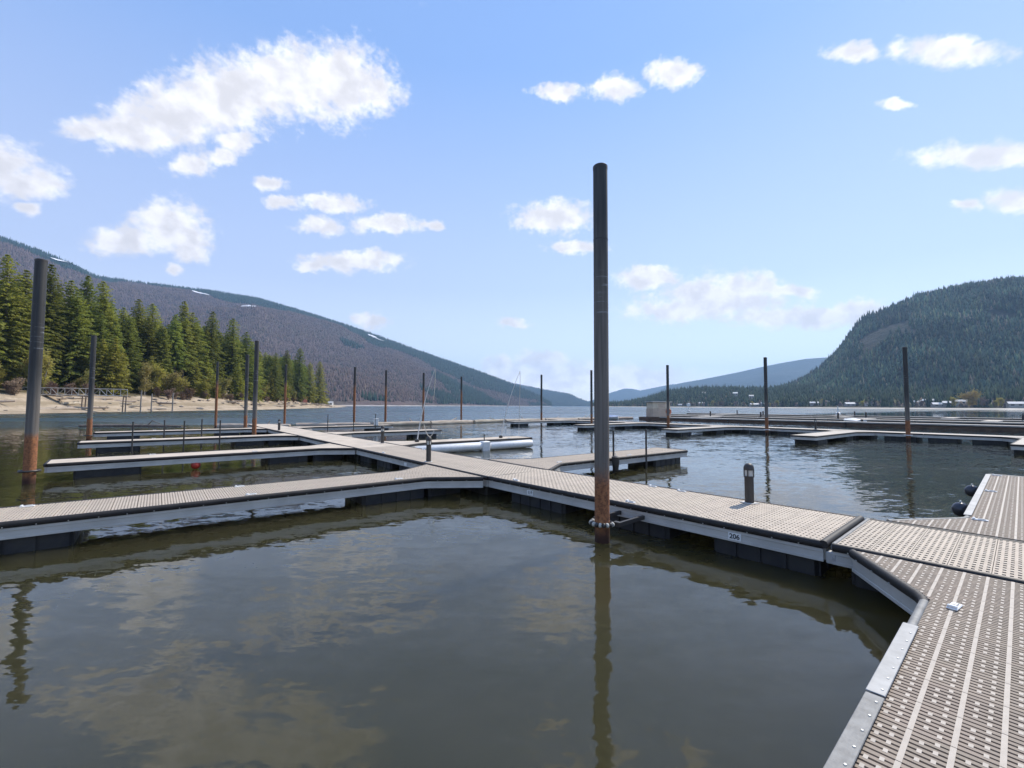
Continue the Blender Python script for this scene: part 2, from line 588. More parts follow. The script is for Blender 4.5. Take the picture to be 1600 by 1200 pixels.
for m_ in (M_needle, M_needle_y, M_bud, M_yellow):
    t_ = NT(m_.node_tree)
    b_ = t_.n['Principled BSDF']
    tl_ = t_.n.new('ShaderNodeBsdfTranslucent')
    src = b_.inputs['Base Color'].links[0].from_socket
    t_.set(tl_.inputs['Color'], t_.mix(1., src, (1.25, 1.25, .8), 'MULTIPLY'))
    mx = t_.n.new('ShaderNodeMixShader')
    mx.inputs[0].default_value = .5
    t_.l.new(b_.outputs[0], mx.inputs[1])
    t_.l.new(tl_.outputs[0], mx.inputs[2])
    t_.l.new(mx.outputs[0], t_.n['Material Output'].inputs['Surface'])

# ------------------------------------------------------------------ the lake
me = bpy.data.meshes.new("lake_water")
me.from_pydata([(-9300, -3000, 0), (9300, -3000, 0), (9300, 9500, 0), (-9300, 9500, 0)], [], [(0, 1, 2, 3)])
me.materials.append(M_water)
tag(link("lake_water", me), kind='structure')

# ------------------------------------------------------------------ mountains
AZ_L1=[(-60.27,0.2196),(-49.33,0.2458),(-47.07,0.2360),(-45.02,0.2233),(-43.27,0.2088),(-40.98,0.2090),(-38.00,0.2092),(-34.21,0.2103),(-30.03,0.2053),(-24.79,0.1867),(-20.55,0.1684),(-16.06,0.1426),(-12.17,0.1199),(-8.17,0.0961),(-4.10,0.0727),(-1.64,0.0573),(0.82,0.0403),(3.28,0.0233),(5.07,0.0063)]
AZ_L2=[(-16.02,0.1010),(-9.77,0.0969),(-4.92,0.0769),(0.00,0.0489),(4.09,0.0348),(7.33,0.0249),(9.33,0.0094),(10.68,0.0011)]
AZ_R0=[(7.33,0.0008),(10.52,0.0151),(12.49,0.0304),(14.05,0.0387),(15.05,0.0386),(15.96,0.0344),(17.46,0.0397),(19.68,0.0474),(23.22,0.0466)]
AZ_R1=[(14.42,0.0041),(18.94,0.0408),(20.40,0.0486),(23.23,0.0571),(26.62,0.0686),(29.19,0.0785),(31.35,0.0856),(33.41,0.0910),(35.10,0.0917),(37.75,0.0866),(41.62,0.0661)]
AZ_R3=[(10.12,0.0003),(12.09,0.0012),(14.80,0.0055),(16.70,0.0138),(19.30,0.0299),(21.46,0.0337),(24.58,0.0345),(29.76,0.0308),(32.17,0.0339),(35.57,0.0387),(40.63,0.0365),(48.85,0.0315),(59.78,0.0253),(68.78,0.0195)]
AZ_R2=[(25.23,0.0072),(29.13,0.0222),(32.48,0.0435),(34.62,0.0697),(35.81,0.0933),(36.86,0.1187),(37.95,0.1503),(38.68,0.1579),(39.88,0.1654),(40.86,0.1719),(41.81,0.1804),(42.95,0.1836),(44.47,0.1865),(45.72,0.1897),(46.92,0.1897),(48.06,0.1897),(49.15,0.1877),(55.38,0.1837),(63.75,0.1409),(70.95,0.1004)]


def mountain(name, ridge, base, dist, power, m, rough, label=None, nu=220, nv=60, seed=0., back=.5, shelf=0.):
    """terrain from the shore (base distance by azimuth) up to a ridge line given as azimuth and slope, and down the far side"""
    ra, rs = np.array(ridge).T
    ba, bd = np.array(base).T
    da, dd = np.array(dist).T
    a = np.linspace(ra[0], ra[-1], nu)
    D0, D1 = np.interp(a, ba, bd), np.interp(a, da, dd)
    zr = np.interp(a, ra, rs) * D1 + CAM_Z
    v = np.linspace(0, 1 + back, nv)
    A, V = np.meshgrid(a, v, indexing='ij')
    D = D0[:, None] + (D1 - D0)[:, None] * V
    up_ = np.clip(V, 0, 1)
    sh = shelf * up_ + (1 - shelf) * up_ ** power
    Z = zr[:, None] * sh
    over = np.clip(V - 1, 0, None) / max(back, .01)
    Z = Z * (1 - .9 * over ** 1.3)
    X, Y = D * np.sin(np.radians(A)), D * np.cos(np.radians(A))
    span = rough
    n = fbm(X / span + seed, Y / span + seed * 3, 5, .52)
    Z = Z + n * zr[:, None] * .15 * np.sin(np.pi * np.clip(V, 0, 1)) ** .8
    Z = Z + np.where(V <= .001, -1.5, 0)
    o = tag(link(name, grid_mesh(name, X, Y, Z, m)), kind='structure')
    return X, Y, Z, V, A


def scatter(grid, n, vmax=1.02, vmin=.02, seed=1, keep=None):
    """random points on the terrain, even over its plan area"""
    X, Y, Z, V, A = grid
    g = np.random.default_rng(seed)
    ar = np.abs((X[1:, :-1] - X[:-1, :-1]) * (Y[:-1, 1:] - Y[:-1, :-1]) - (Y[1:, :-1] - Y[:-1, :-1]) * (X[:-1, 1:] - X[:-1, :-1]))
    vm = V[:-1, :-1]
    ar = np.where((vm >= vmin) & (vm <= vmax), ar, 0)
    pr = ar.ravel() / ar.sum()
    k = g.choice(len(pr), n, p=pr)
    i, j = np.unravel_index(k, ar.shape)
    fu, fv = g.random(n), g.random(n)
    L = lambda T: (T[i, j] * (1 - fu) + T[i + 1, j] * fu) * (1 - fv) + (T[i, j + 1] * (1 - fu) + T[i + 1, j + 1] * fu) * fv
    return L(X), L(Y), L(Z), L(V), L(A)


def far_trees(name, label, x, y, z, h, r, colr, sides=5, skirts=2, seed=0):
    """a distant wood: every tree a small ragged spire, all in one mesh"""
    g = np.random.default_rng(seed)
    n = len(x)
    vs_, fs_, cs_ = [], [], []
    off = 0
    for k in range(skirts):
        z0 = z + h * (.04 + .40 * k / max(1, skirts - 1) if skirts > 1 else .03)
        z1 = z + h * (1. if k == skirts - 1 else .72)
        rr = r * (1. - .42 * k)
        ph = g.random(n) * 6.28
        ring = []
        for s_ in range(sides):
            an = ph + 2 * math.pi * s_ / sides
            q = rr * (.75 + .5 * g.random(n))
            ring.append(np.stack([x + q * np.cos(an), y + q * np.sin(an), z0 + h * .07 * g.standard_normal(n)], -1))
        tip = np.stack([x + .06 * r * g.standard_normal(n), y + .06 * r * g.standard_normal(n), z1], -1)
        V_ = np.stack(ring + [tip], 1)
        vs_.append(V_.reshape(-1, 3))
        base = off + np.arange(n)[:, None] * (sides + 1)
        for s_ in range(sides):
            fs_.append(np.concatenate([base + s_, base + (s_ + 1) % sides, base + sides], 1))
        cc = np.repeat(colr[:, None, :], sides + 1, 1)
        cs_.append(cc.reshape(-1, 3))
        off += n * (sides + 1)
    me = np_mesh(name, np.concatenate(vs_), np.concatenate(fs_), M_forest)
    ca = me.color_attributes.new('Col', 'FLOAT_COLOR', 'POINT')
    cc = np.concatenate(cs_)
    ca.data.foreach_set('color', np.concatenate([cc, np.ones((len(cc), 1))], 1).astype(np.float32).ravel())
    return tag(link(name, me), label, 'forest', kind='stuff')


def tone(n, cols, weights, seed, jit=.25):
    g = np.random.default_rng(seed)
    k = np.array([g.choice(len(cols), p=ww) for ww in weights]) if np.ndim(weights) == 2 else g.choice(len(cols), n, p=weights)
    return np.array(cols)[k] * (1 + jit * g.standard_normal((n, 1))).clip(.45, 1.7)


G_L1 = mountain("burnt_mountain", AZ_L1, [(-61, 700), (-30, 900), (-20, 1000), (-14, 1150), (-11, 1400), (-4, 2000), (0, 2400), (5.1, 2900)],
                [(-61, 3100), (-43, 3300), (-42.5, 3500), (-20, 3300), (-8, 3100), (0, 3000), (5.1, 3050)], 1.12,
                mat_slope("leafless_slope", (.14, .10, .092), (.11, .095, .075), .004), 420, seed=1.7, nu=260, nv=80)
G_L2 = mountain("lake_end_mountain", AZ_L2, [(-17, 3600), (0, 3800), (11, 4700)], [(-17, 5600), (0, 5400), (11, 4900)], 1.1,
                mat_slope("green_slope", (.036, .055, .042), (.055, .062, .05), .003), 600, seed=4.1, nu=140)
G_R0 = mountain("remote_blue_mountain", AZ_R0, [(7, 6800), (24, 6800)], [(7, 8300), (24, 8300)], 1.1,
                mat_slope("remote_slope", (.035, .05, .045), (.05, .06, .055), .002), 1500, seed=2.2, nu=120)
G_R1 = mountain("blue_mountain", AZ_R1, [(14, 4700), (42, 4300)], [(14, 6600), (42, 6200)], 1.05,
                mat_slope("blue_slope", (.035, .05, .045), (.05, .06, .052), .003), 900, seed=6.2, nu=160)
G_R2 = mountain("wooded_mountain", AZ_R2, [(25, 1150), (36, 1080), (48, 960), (71, 900)], [(25, 1700), (34, 1650), (38, 1600), (50, 1750), (71, 1800)], .92,
                mat_slope("wooded_slope", (.034, .044, .034), (.07, .066, .055), .01), 260, seed=8.4, nu=220, nv=80)
G_R3 = mountain("lakeside_bench", AZ_R3, [(10, 1560), (13, 1400), (19.3, 1180), (27, 1000), (36, 850), (45, 760), (52, 700), (70, 600)],
                [(10, 1700), (14, 1750), (19.3, 1600), (30, 1450), (40, 1280), (50, 1180), (70, 1100)], 1.15,
                mat_slope("bench_ground", (.16, .135, .095), (.075, .08, .045), .02), 180, seed=9.9, nu=220, nv=50, back=.35)

# pale shingle shore along the foot of the bench and of the burnt mountain
M_shingle = mat("far_shingle", (.52, .47, .39), .9, .3, .03)


def shore_strip(name, pts, width, zt, m):
    a = np.linspace(pts[0][0], pts[-1][0], 160)
    d = np.interp(a, [p[0] for p in pts], [p[1] for p in pts]) + 6 * fbm(a * 1.7, a * 0 + 3.3)
    V_ = np.linspace(0, 1, 5)
    D = d[:, None] - 4 + (width * (1 + .8 * fbm(a * 2.1 + 9, a * 0)))[:, None] * V_[None]
    Z = np.broadcast_to(np.array([-.4, .35, .8, 1.0, -.6]) * zt, D.shape)
    A = np.radians(a)[:, None]
    tag(link(name, grid_mesh(name, D * np.sin(A), D * np.cos(A), Z.copy(), m)), kind='structure')


shore_strip("shingle_shore", [(10, 1555), (13, 1392), (19.3, 1172), (27, 992), (36, 842), (45, 752), (52, 692), (70, 592)], 18, 1.7, M_shingle)
shore_strip("stony_lakeshore", [(-22, 980), (-20, 990), (-14, 1140), (-11, 1390), (-4, 1990), (0, 2390), (5, 2880)], 40, 2.6, mat("far_stones", (.40, .36, .32), .9, .4, .02))

# woods on the slopes
g0 = np.random.default_rng(5)
N = 90000
x, y, z, v, a = scatter(G_L1, N, seed=11)
mix_ = fbm(x / 700, y / 700, 4) + .5 * fbm(x / 160 + 9, y / 160, 3)
lowf = fbm(x / 1500 + 2, y / 1500, 2)
green = (v + .30 * lowf + .10 * mix_ > np.interp(a, [-60, -44, -41, -30, -14, 0], [.72, .74, .93, .68, .62, .35])) | (mix_ + .035 * (a + 12) > .16)
bare = ~green
h = np.where(green, 17 + 5 * g0.standard_normal(N), 11 + 3 * g0.standard_normal(N)).clip(5, 32)
r = np.where(green, 3.4, 2.3) * (.8 + .4 * g0.random(N))
cg = tone(N, [(.020, .048, .034), (.030, .056, .034), (.045, .060, .042)], [.5, .3, .2], 21)
cb = tone(N, [(.142, .100, .086), (.115, .082, .074), (.162, .118, .090), (.06, .062, .042)], [.42, .33, .15, .10], 22, .14)
far_trees("burnt_forest", "mass of leafless purple-brown trees with dark conifers on the long mountain", x, y, z - 1, h, r, np.where(green[:, None], cg, cb), 4, 1, 31)

N = 30000
x, y, z, v, a = scatter(G_L2, N, seed=12)
far_trees("lake_end_forest", "distant green forest on the mountain at the end of the lake", x, y, z - 1, 19 + 5 * g0.standard_normal(N).clip(-2, 2), np.full(N, 5.), tone(N, [(.030, .052, .036), (.045, .060, .036)], [.6, .4], 23), 4, 1, 32)

N = 36000
x, y, z, v, a = scatter(G_R2, N, seed=13, vmin=.0)
cliff = (fbm(x / 130 + 3, y / 130, 4) > .30) & (v > .35)
k = ~cliff
x, y, z, v, a = x[k], y[k], z[k], v[k], a[k]
N = len(x)
far_trees("mountain_forest", "dense conifer forest covering the steep mountain across the lake", x, y, z - 1, (14 + 4.2 * g0.standard_normal(N)).clip(6, 26), 3.2 * (.7 + .6 * g0.random(N)),
          (.72 + 1.1 * np.clip(fbm(x / 90, y / 90, 4) + .25, 0, 1))[:, None] * tone(N, [(.024, .052, .040), (.042, .074, .042), (.078, .096, .046), (.12, .10, .072)], [.48, .3, .15, .07], 24, .4), 5, 2, 33)

N = 16000
x, y, z, v, a = scatter(G_R3, N, seed=14, vmin=.085, vmax=1.2)
dec = g0.random(N) < np.clip(.42 - .5 * v, .05, .4)
h = np.where(dec, 8 + 2.5 * g0.standard_normal(N), 14 + 4 * g0.standard_normal(N)).clip(4, 25)
far_trees("bench_forest", "dark conifers and bare trees covering the low shore across the lake", x, y, z - 1, h, np.where(dec, 3.6, 2.8) * (.7 + .6 * g0.random(N)),
          np.where(dec[:, None], tone(N, [(.17, .125, .085), (.13, .095, .08), (.15, .14, .06)], [.4, .35, .25], 25), tone(N, [(.030, .050, .026), (.042, .066, .028), (.065, .080, .030)], [.5, .35, .15], 26)), 6, 2, 34)


def drape(name, grid, a0, a1, v0, v1, wv, n=26):
    """old snow lying in a narrow opening on the slope"""
    X, Y, Z, V, A = grid
    aa, vv = A[:, 0], V[0]

    def smp(T, a_, v_):
        i = np.interp(a_, aa, np.arange(len(aa)))
        j = np.interp(v_, vv, np.arange(len(vv)))
        i0, j0 = np.clip(i.astype(int), 0, len(aa) - 2), np.clip(j.astype(int), 0, len(vv) - 2)
        fi, fj = i - i0, j - j0
        return (T[i0, j0] * (1 - fi) + T[i0 + 1, j0] * fi) * (1 - fj) + (T[i0, j0 + 1] * (1 - fi) + T[i0 + 1, j0 + 1] * fi) * fj
    t_ = np.linspace(0, 1, n)
    wid = wv * np.sin(np.pi * t_) ** .5 * (1 + .9 * fbm(t_ * 6 + a0, t_ * 0))
    rows = []
    for s_ in (-1., -.3, .3, 1.):
        a_ = a0 + (a1 - a0) * t_
        v_ = v0 + (v1 - v0) * t_ + s_ * wid
        x_, y_, z_ = smp(X, a_, v_), smp(Y, a_, v_), smp(Z, a_, v_)
        rows.append((x_, y_, z_ + 21))
    XX, YY, ZZ = (np.stack([r_[k] for r_ in rows], 1) for k in range(3))
    tag(link(name, grid_mesh(name, XX, YY, ZZ, M_snow)), kind='structure')


for args in ((-46.6, -43.9, .80, .90, .012), (-35.9, -34.3, .82, .82, .004), (-18.0, -16.9, .90, .90, .012), (-17.6, -16.0, .84, .86, .006), (-31.5, -30.0, .72, .72, .006)):
    drape("snow_patch", G_L1, *args)


# ------------------------------------------------------------------ near shore on the left
SH = np.array([(-118., -60), (-106, 0), (-100, 50), (-101.6, 89), (-104.6, 105), (-108.8, 127), (-104.5, 146), (-103.5, 180), (-114.6, 230), (-144.6, 362), (-190, 520), (-270, 700), (-330, 900), (-345, 1050)])
seg = np.r_[0, np.cumsum(np.hypot(*np.diff(SH, axis=0).T))]
U = np.r_[np.arange(0, 560, 6.), np.arange(560, seg[-1], 14.)]
sx, sy = np.interp(U, seg, SH[:, 0]), np.interp(U, seg, SH[:, 1])
for _ in range(3):
    sx[1:-1] = (sx[:-2] + sx[1:-1] * 2 + sx[2:]) / 4
    sy[1:-1] = (sy[:-2] + sy[1:-1] * 2 + sy[2:]) / 4
tx, ty = np.gradient(sx), np.gradient(sy)
tl = np.hypot(tx, ty)
nx, ny = -ty / tl, tx / tl
OFF = np.array([-14, -5, 0, 3, 6, 9, 12, 15, 18, 22, 30, 45, 70, 110, 170, 260.])
HZ = np.array([-3, -1.0, 0, .5, 1.15, 2.0, 3.1, 4.2, 5.0, 5.6, 6.3, 8, 12, 19, 30, 44.])


def bank_pt(u, off, dz_=0.):
    """world point on the bank: u metres along the shore, off metres inland"""
    i = np.interp(u, U, np.arange(len(U)))
    bx, by = np.interp(i, np.arange(len(U)), sx), np.interp(i, np.arange(len(U)), sy)
    ax, ay = np.interp(i, np.arange(len(U)), nx), np.interp(i, np.arange(len(U)), ny)
    px_, py_ = bx + ax * off, by + ay * off
    return px_, py_, bank_z(u, off, px_, py_) + dz_


def bank_z(u, off, px_, py_):
    k = np.interp(u, [0, 430, 500, 600, 900], [1, 1, .55, .42, .4])
    return np.interp(off, OFF, HZ) * k + np.clip(off, 0, 12) / 12 * .55 * fbm(px_ / 7, py_ / 7, 4) + np.clip(off - 8, 0, 30) / 30 * 1.6 * fbm(px_ / 24, py_ / 24, 3)


UU, OO = np.meshgrid(U, OFF, indexing='ij')
bx, by, bz = bank_pt(UU, OO)
tag(link("beach_bank", grid_mesh("beach_bank", bx, by, bz, mat_beach())), kind='structure')


def spray_mesh(name, m, faces):
    """foliage from many small pointed faces: faces is a list of (centre, direction along, sideways, length, width)"""
    c, d, s_, L, wd = (np.array(q) for q in zip(*faces))
    L, wd = L[:, None], wd[:, None]
    v = np.stack([c - d * L * .5, c + s_ * wd * .5, c + d * L * .5, c - s_ * wd * .5], 1)
    n = len(c)
    return np_mesh(name, v.reshape(-1, 3), np.arange(n * 4).reshape(n, 4), m)


def conifer(seed, H, rad, low, dens=1., droop=.35, m=None, thin=0.):
    g = random.Random(seed)
    root = thing("conifer", (0, 0, 0))
    lean = (g.uniform(-.02, .02), g.uniform(-.02, .02))
    tr = MB()
    pts = [(lean[0] * H * k, lean[1] * H * k, H * k) for k in (0, .15, .4, .7, .98)]
    tr.tube(pts, [H * .0145, H * .0115, H * .009, H * .005, .02], 7)
    for k in range(8):                                  # dead snags below the crown
        zz_ = H * g.uniform(.05, max(.1, low))
        an = g.uniform(0, 6.28)
        q = g.uniform(.5, 1.6)
        tr.tube([(0, 0, zz_), (q * math.cos(an), q * math.sin(an), zz_ - .1 * q)], [.05, .015], 4)
    tr.build("trunk", M_bark, root)
    F = []
    zc = H * low
    lev = int(38 * dens)
    for i in range(lev):
        f = i / (lev - 1)
        zc = H * (low + (1 - low) * f ** .93)
        rr = 1.15 * rad * ((1 - f) ** .55) * (.55 + .45 * min(1, f * 5 + .25)) + .25
        nb = max(3, int((9 - 4 * f) * g.uniform(.7, 1.15)))
        a0 = g.uniform(0, 6.28)
        for b_ in range(nb):
            if g.random() < thin:
                continue
            an = a0 + 6.283 * b_ / nb + g.uniform(-.3, .3)
            bl = rr * g.uniform(.62, 1.16)
            dr = droop * g.uniform(.5, 1.4) * (1 - f * .8)
            ns = max(3, int(bl / .30))
            ca, sa = math.cos(an), math.sin(an)
            for s_ in range(ns):
                t_ = (s_ + g.uniform(.2, .9)) / ns
                px_ = Vector((ca * bl * t_, sa * bl * t_, zc - dr * bl * t_ ** 1.5 + .14 * bl * t_ * f))
                px_ += Vector((lean[0] * zc, lean[1] * zc, 0))
                for _ in range(4):
                    side = Vector((-sa, ca, 0)) * g.choice((-1, 1))
                    d = (Vector((ca, sa, -dr * 1.2)) * g.uniform(.4, 1) + side * g.uniform(.1, 1.) + Vector((0, 0, g.uniform(-.55, .25)))).normalized()
                    n_ = Vector((g.uniform(-1, 1), g.uniform(-1, 1), .8)).normalized()
                    sd_ = d.cross(n_).normalized()
                    F.append((px_ + side * g.uniform(0, .42) + Vector((0, 0, g.uniform(-.22, .12))), d, sd_, g.uniform(.45, .95) * (1.1 - .4 * f), g.uniform(.20, .40)))
    link("crown", spray_mesh("crown", m or M_needle, F), root)
    return root


def bush(name, seed, H, rad, m, bark, n=700, low=.12, twig=.5, size=.35):
    g = random.Random(seed)
    root = thing(name, (0, 0, 0))
    st = MB()
    tips = []
    for k in range(g.randint(4, 7)):
        an, q = g.uniform(0, 6.28), g.uniform(.2, .75) * rad
        tip = Vector((q * math.cos(an), q * math.sin(an), H * g.uniform(.65, .97)))
        mid = tip * .5 + Vector((g.uniform(-.2, .2), g.uniform(-.2, .2), .1 * H))
        st.tube([(g.uniform(-.15, .15), g.uniform(-.15, .15), -.2), mid, tip], [H * .012, H * .008, .01], 5)
        tips += [(Vector((0, 0, 0)), mid), (mid, tip)]
        for j in range(6):
            t_ = g.uniform(.3, 1)
            p0 = mid.lerp(tip, t_) if g.random() < .6 else mid * t_
            p1 = p0 + Vector((g.uniform(-1, 1), g.uniform(-1, 1), g.uniform(.1, 1))) * rad * .5
            st.tube([p0, p1], [H * .005, .008], 4)
            tips.append((p0, p1))
    st.build("trunk", bark, root)
    F = []
    for k in range(n):
        p0, p1 = g.choice(tips)
        c = p0.lerp(p1, g.uniform(.25, 1.1)) + Vector((g.gauss(0, 1), g.gauss(0, 1), g.gauss(0, .8))) * rad * .17
        if c.z < low * H:
            c.z = low * H + g.uniform(0, .2) * H
        d = Vector((g.uniform(-1, 1), g.uniform(-1, 1), g.uniform(-.2, 1))).normalized()
        s_ = d.orthogonal().normalized()
        F.append((c, d, s_, size * g.uniform(.7, 1.6), size * twig * g.uniform(.5, 1.2)))
    link("crown", spray_mesh("crown", m, F), root)
    return root


PROTO = [conifer(1, 30, 5.6, .08, 1.15), conifer(2, 31, 5.0, .12, 1.2, .45), conifer(3, 28, 6.0, .05, 1.1, .3), conifer(4, 30, 4.3, .26, 1.1, .5, thin=.10), conifer(5, 26, 5.2, .04, 1.05, .38), conifer(6, 29, 3.8, .36, 1., .4, thin=.2)]
YOUNG = [conifer(8, 12, 2.6, .02, .55, .25, M_needle_y), conifer(9, 14, 2.9, .03, .6, .3, M_needle_y)]
BUDS = [bush("budding_tree", 21, 9, 3.0, M_bud, M_bark_pale, 2000, .12, .55, .5), bush("budding_tree", 22, 11, 2.6, M_bud, M_bark_pale, 2200, .12, .55, .5)]
TWIGS = [bush("bare_shrub", 31, 4.5, 2.2, M_twig, M_bark, 1500, .05, .34, .6), bush("bare_shrub", 32, 5.5, 2.5, M_twig, M_bark, 1600, .05, .34, .65)]
remember(None)
USED = set()


def put(proto, name, x_, y_, z_, s_, rz, label, cat, group, sz=None):
    if proto.name in USED:
        o = copy_tree(proto)
    else:
        o = proto
        USED.add(proto.name)
    o.location = (x_, y_, z_)
    o.rotation_euler.z = rz
    o.scale = (s_, s_, sz or s_)
    tag(o, label, cat, group)
    return o


PH = [30, 31, 28, 30, 26, 29]
# the tall trees that make the skyline: x, y, height of the tip
SKY = [(-120.4,106.1,37.2),(-121.1,110.6,35.0),(-121.8,117.4,38.3),(-122.1,122.2,35.8),(-122.9,127.3,38.7),(-123.4,134.3,38.6),(-123.0,140.9,32.4),(-122.8,147.1,36.3),(-122.3,151.2,36.0),(-120.2,161.6,39.3),(-119.0,165.0,35.8),(-119.0,175.5,38.5),(-117.7,187.8,37.8),(-116.3,194.8,33.5),(-117.6,202.0,30.3),(-122.2,214.0,28.6),(-122.2,230.0,28.6),(-132.7,261.4,33.8),(-135.7,284.3,37.9),(-139.1,307.1,31.0),(-138.5,322.0,33.2)]


def ground_at(x_, y_):
    d2 = (sx - x_) ** 2 + (sy - y_) ** 2
    i = int(np.argmin(d2))
    off = (x_ - sx[i]) * nx[i] + (y_ - sy[i]) * ny[i]
    return float(bank_z(U[i], off, x_, y_)), off, U[i]


trees = []
SKY = [(x_ * 1.11, y_ * 1.11, CAM_Z + (z_ - CAM_Z) * 1.11) for x_, y_, z_ in SKY]   # the wood stands back from the beach
for i, (x_, y_, zt) in enumerate(SKY):
    gz, off, u_ = ground_at(x_, y_)
    k = (0, 2, 1, 4, 3, 0, 2, 1, 0, 3, 4, 1, 0, 2, 4, 2, 0, 1, 0, 2, 0)[i]
    H = zt - gz
    put(PROTO[k], "conifer", x_, y_, gz - .4, H / PH[k] * 1.02, rnd.uniform(0, 6.28), "tall dark green conifer rising to the skyline above the sandy shore", "tree", "skyline conifers of the shore wood")
    trees.append((x_, y_))
tries = 0
cnt = 0
while cnt < 275 and tries < 9000:
    tries += 1
    u_ = rnd.uniform(110, 475)
    off = rnd.choice((rnd.uniform(25, 31), rnd.uniform(25, 38), rnd.uniform(30, 50), rnd.uniform(34, 62)))
    x_, y_, gz = (float(q) for q in bank_pt(u_, off))
    if math.degrees(math.atan2(x_, y_)) < -56 or min((x_ - p[0]) ** 2 + (y_ - p[1]) ** 2 for p in trees) < 6:
        continue
    k = rnd.randrange(6)
    # no taller than the skyline trees beside it
    near = min(SKY, key=lambda q: abs(math.atan2(q[0], q[1]) - math.atan2(x_, y_)))
    slope = (near[2] - CAM_Z) / math.hypot(near[0], near[1])
    top = CAM_Z + slope * math.hypot(x_, y_) * rnd.uniform(.74, 1.0)
    H = min(max(top - gz, 9), 31)
    put(PROTO[k], "conifer", x_, y_, gz - .4, H / PH[k], rnd.uniform(0, 6.28), "dark green conifer in the dense wood behind the sandy shore", "tree", "conifers of the shore wood")
    trees.append((x_, y_))
    cnt += 1
for i in range(100):
    u_ = rnd.uniform(150, 440)
    off = rnd.uniform(15.5, 23)
    x_, y_, gz = (float(q) for q in bank_pt(u_, off))
    kind = rnd.random()
    if kind < .34:
        put(rnd.choice(YOUNG), "young_conifer", x_, y_, gz - .3, rnd.uniform(.6, 1.25), rnd.uniform(0, 6.28), "small yellow-green young conifer at the front edge of the shore wood", "tree", "young conifers along the wood edge")
    else:
        put(rnd.choice(BUDS), "budding_tree", x_, y_, gz - .3, rnd.uniform(.6, 1.15), rnd.uniform(0, 6.28), "slim pale tree with yellow-green spring buds at the wood edge", "tree", "budding trees along the wood edge")
for i in range(56):
    u_ = rnd.uniform(150, 490)
    off = rnd.uniform(13.0, 16.5)
    x_, y_, gz = (float(q) for q in bank_pt(u_, off))
    put(rnd.choice(TWIGS), "bare_shrub", x_, y_, gz - .2, rnd.uniform(.4, .85), rnd.uniform(0, 6.28), "leafless reddish-brown shrub at the top of the sandy beach", "shrub", "bare shrubs along the top of the beach")
# sparse low trees on the spit beyond the wood
for i in range(16):
    u_ = rnd.uniform(520, 860)
    x_, y_, gz = (float(q) for q in bank_pt(u_, rnd.uniform(16, 40)))
    put(rnd.choice(YOUNG + BUDS), "young_conifer", x_, y_, gz - .3, rnd.uniform(.7, 1.3), rnd.uniform(0, 6.28), "small tree standing on the low spit beyond the wood", "tree", "small trees on the spit")

# driftwood and stones on the beach
log_me = []
for k in range(4):
    mb = MB()
    L_ = (6.5, 5., 8., 3.5)[k]
    pts = [(L_ * (t_ - .5), .12 * math.sin(t_ * 5 + k), .05 * math.sin(t_ * 7 + 2 * k)) for t_ in np.linspace(0, 1, 7)]
    mb.tube(pts, [.24, .26, .25, .22, .21, .17, .13], 9)
    if k in (0, 2):
        mb.tube([pts[4], (pts[4][0] + .3, .5, .5)], [.09, .04], 6)
        mb.tube([pts[2], (pts[2][0] + .2, -.4, .45)], [.08, .03], 6)
    log_me.append(mb.mesh("driftwood_log", M_log, True, 50))
for i in range(70):
    u_ = rnd.uniform(150, 470)
    off = rnd.choice((rnd.uniform(10, 14), rnd.uniform(9, 13), rnd.uniform(3, 12)))
    x_, y_, gz = (float(q) for q in bank_pt(u_, off))
    o = link("driftwood_log", rnd.choice(log_me), None, (x_, y_, gz + .12), rnd.choice((math.atan2(float(np.interp(u_, U, ty)), float(np.interp(u_, U, tx))), 0)) + rnd.uniform(-.5, .5))
    o.scale = (rnd.uniform(.8, 1.7),) * 3
    tag(o, "bleached driftwood log stranded on the sandy beach", "log", "driftwood on the beach")
rock_me = []
for k in range(3):
    g_ = random.Random(40 + k)
    mb = MB()
    rings = []
    for zz_, q in ((-.3, .7), (0, 1.), (.35, .85), (.6, .4)):
        rings.append([(q * math.cos(6.283 * i / 8) * g_.uniform(.75, 1.2), q * math.sin(6.283 * i / 8) * g_.uniform(.75, 1.2), zz_ * g_.uniform(.8, 1.2)) for i in range(8)])
    mb.loft(rings)
    rock_me.append(mb.mesh("boulder", M_rock))
for i in range(110):
    u_ = rnd.uniform(150, 480)
    x_, y_, gz = (float(q) for q in bank_pt(u_, rnd.choice((rnd.uniform(10, 16), rnd.uniform(2, 14)))))
    o = link("boulder", rnd.choice(rock_me), None, (x_, y_, gz), rnd.uniform(0, 6))
    s_ = rnd.uniform(.3, .95)
    o.scale = (s_ * rnd.uniform(.8, 1.6), s_, s_ * rnd.uniform(.5, .9))
    tag(o, "grey-brown boulder lying on the sandy beach", "boulder", "boulders on the beach")

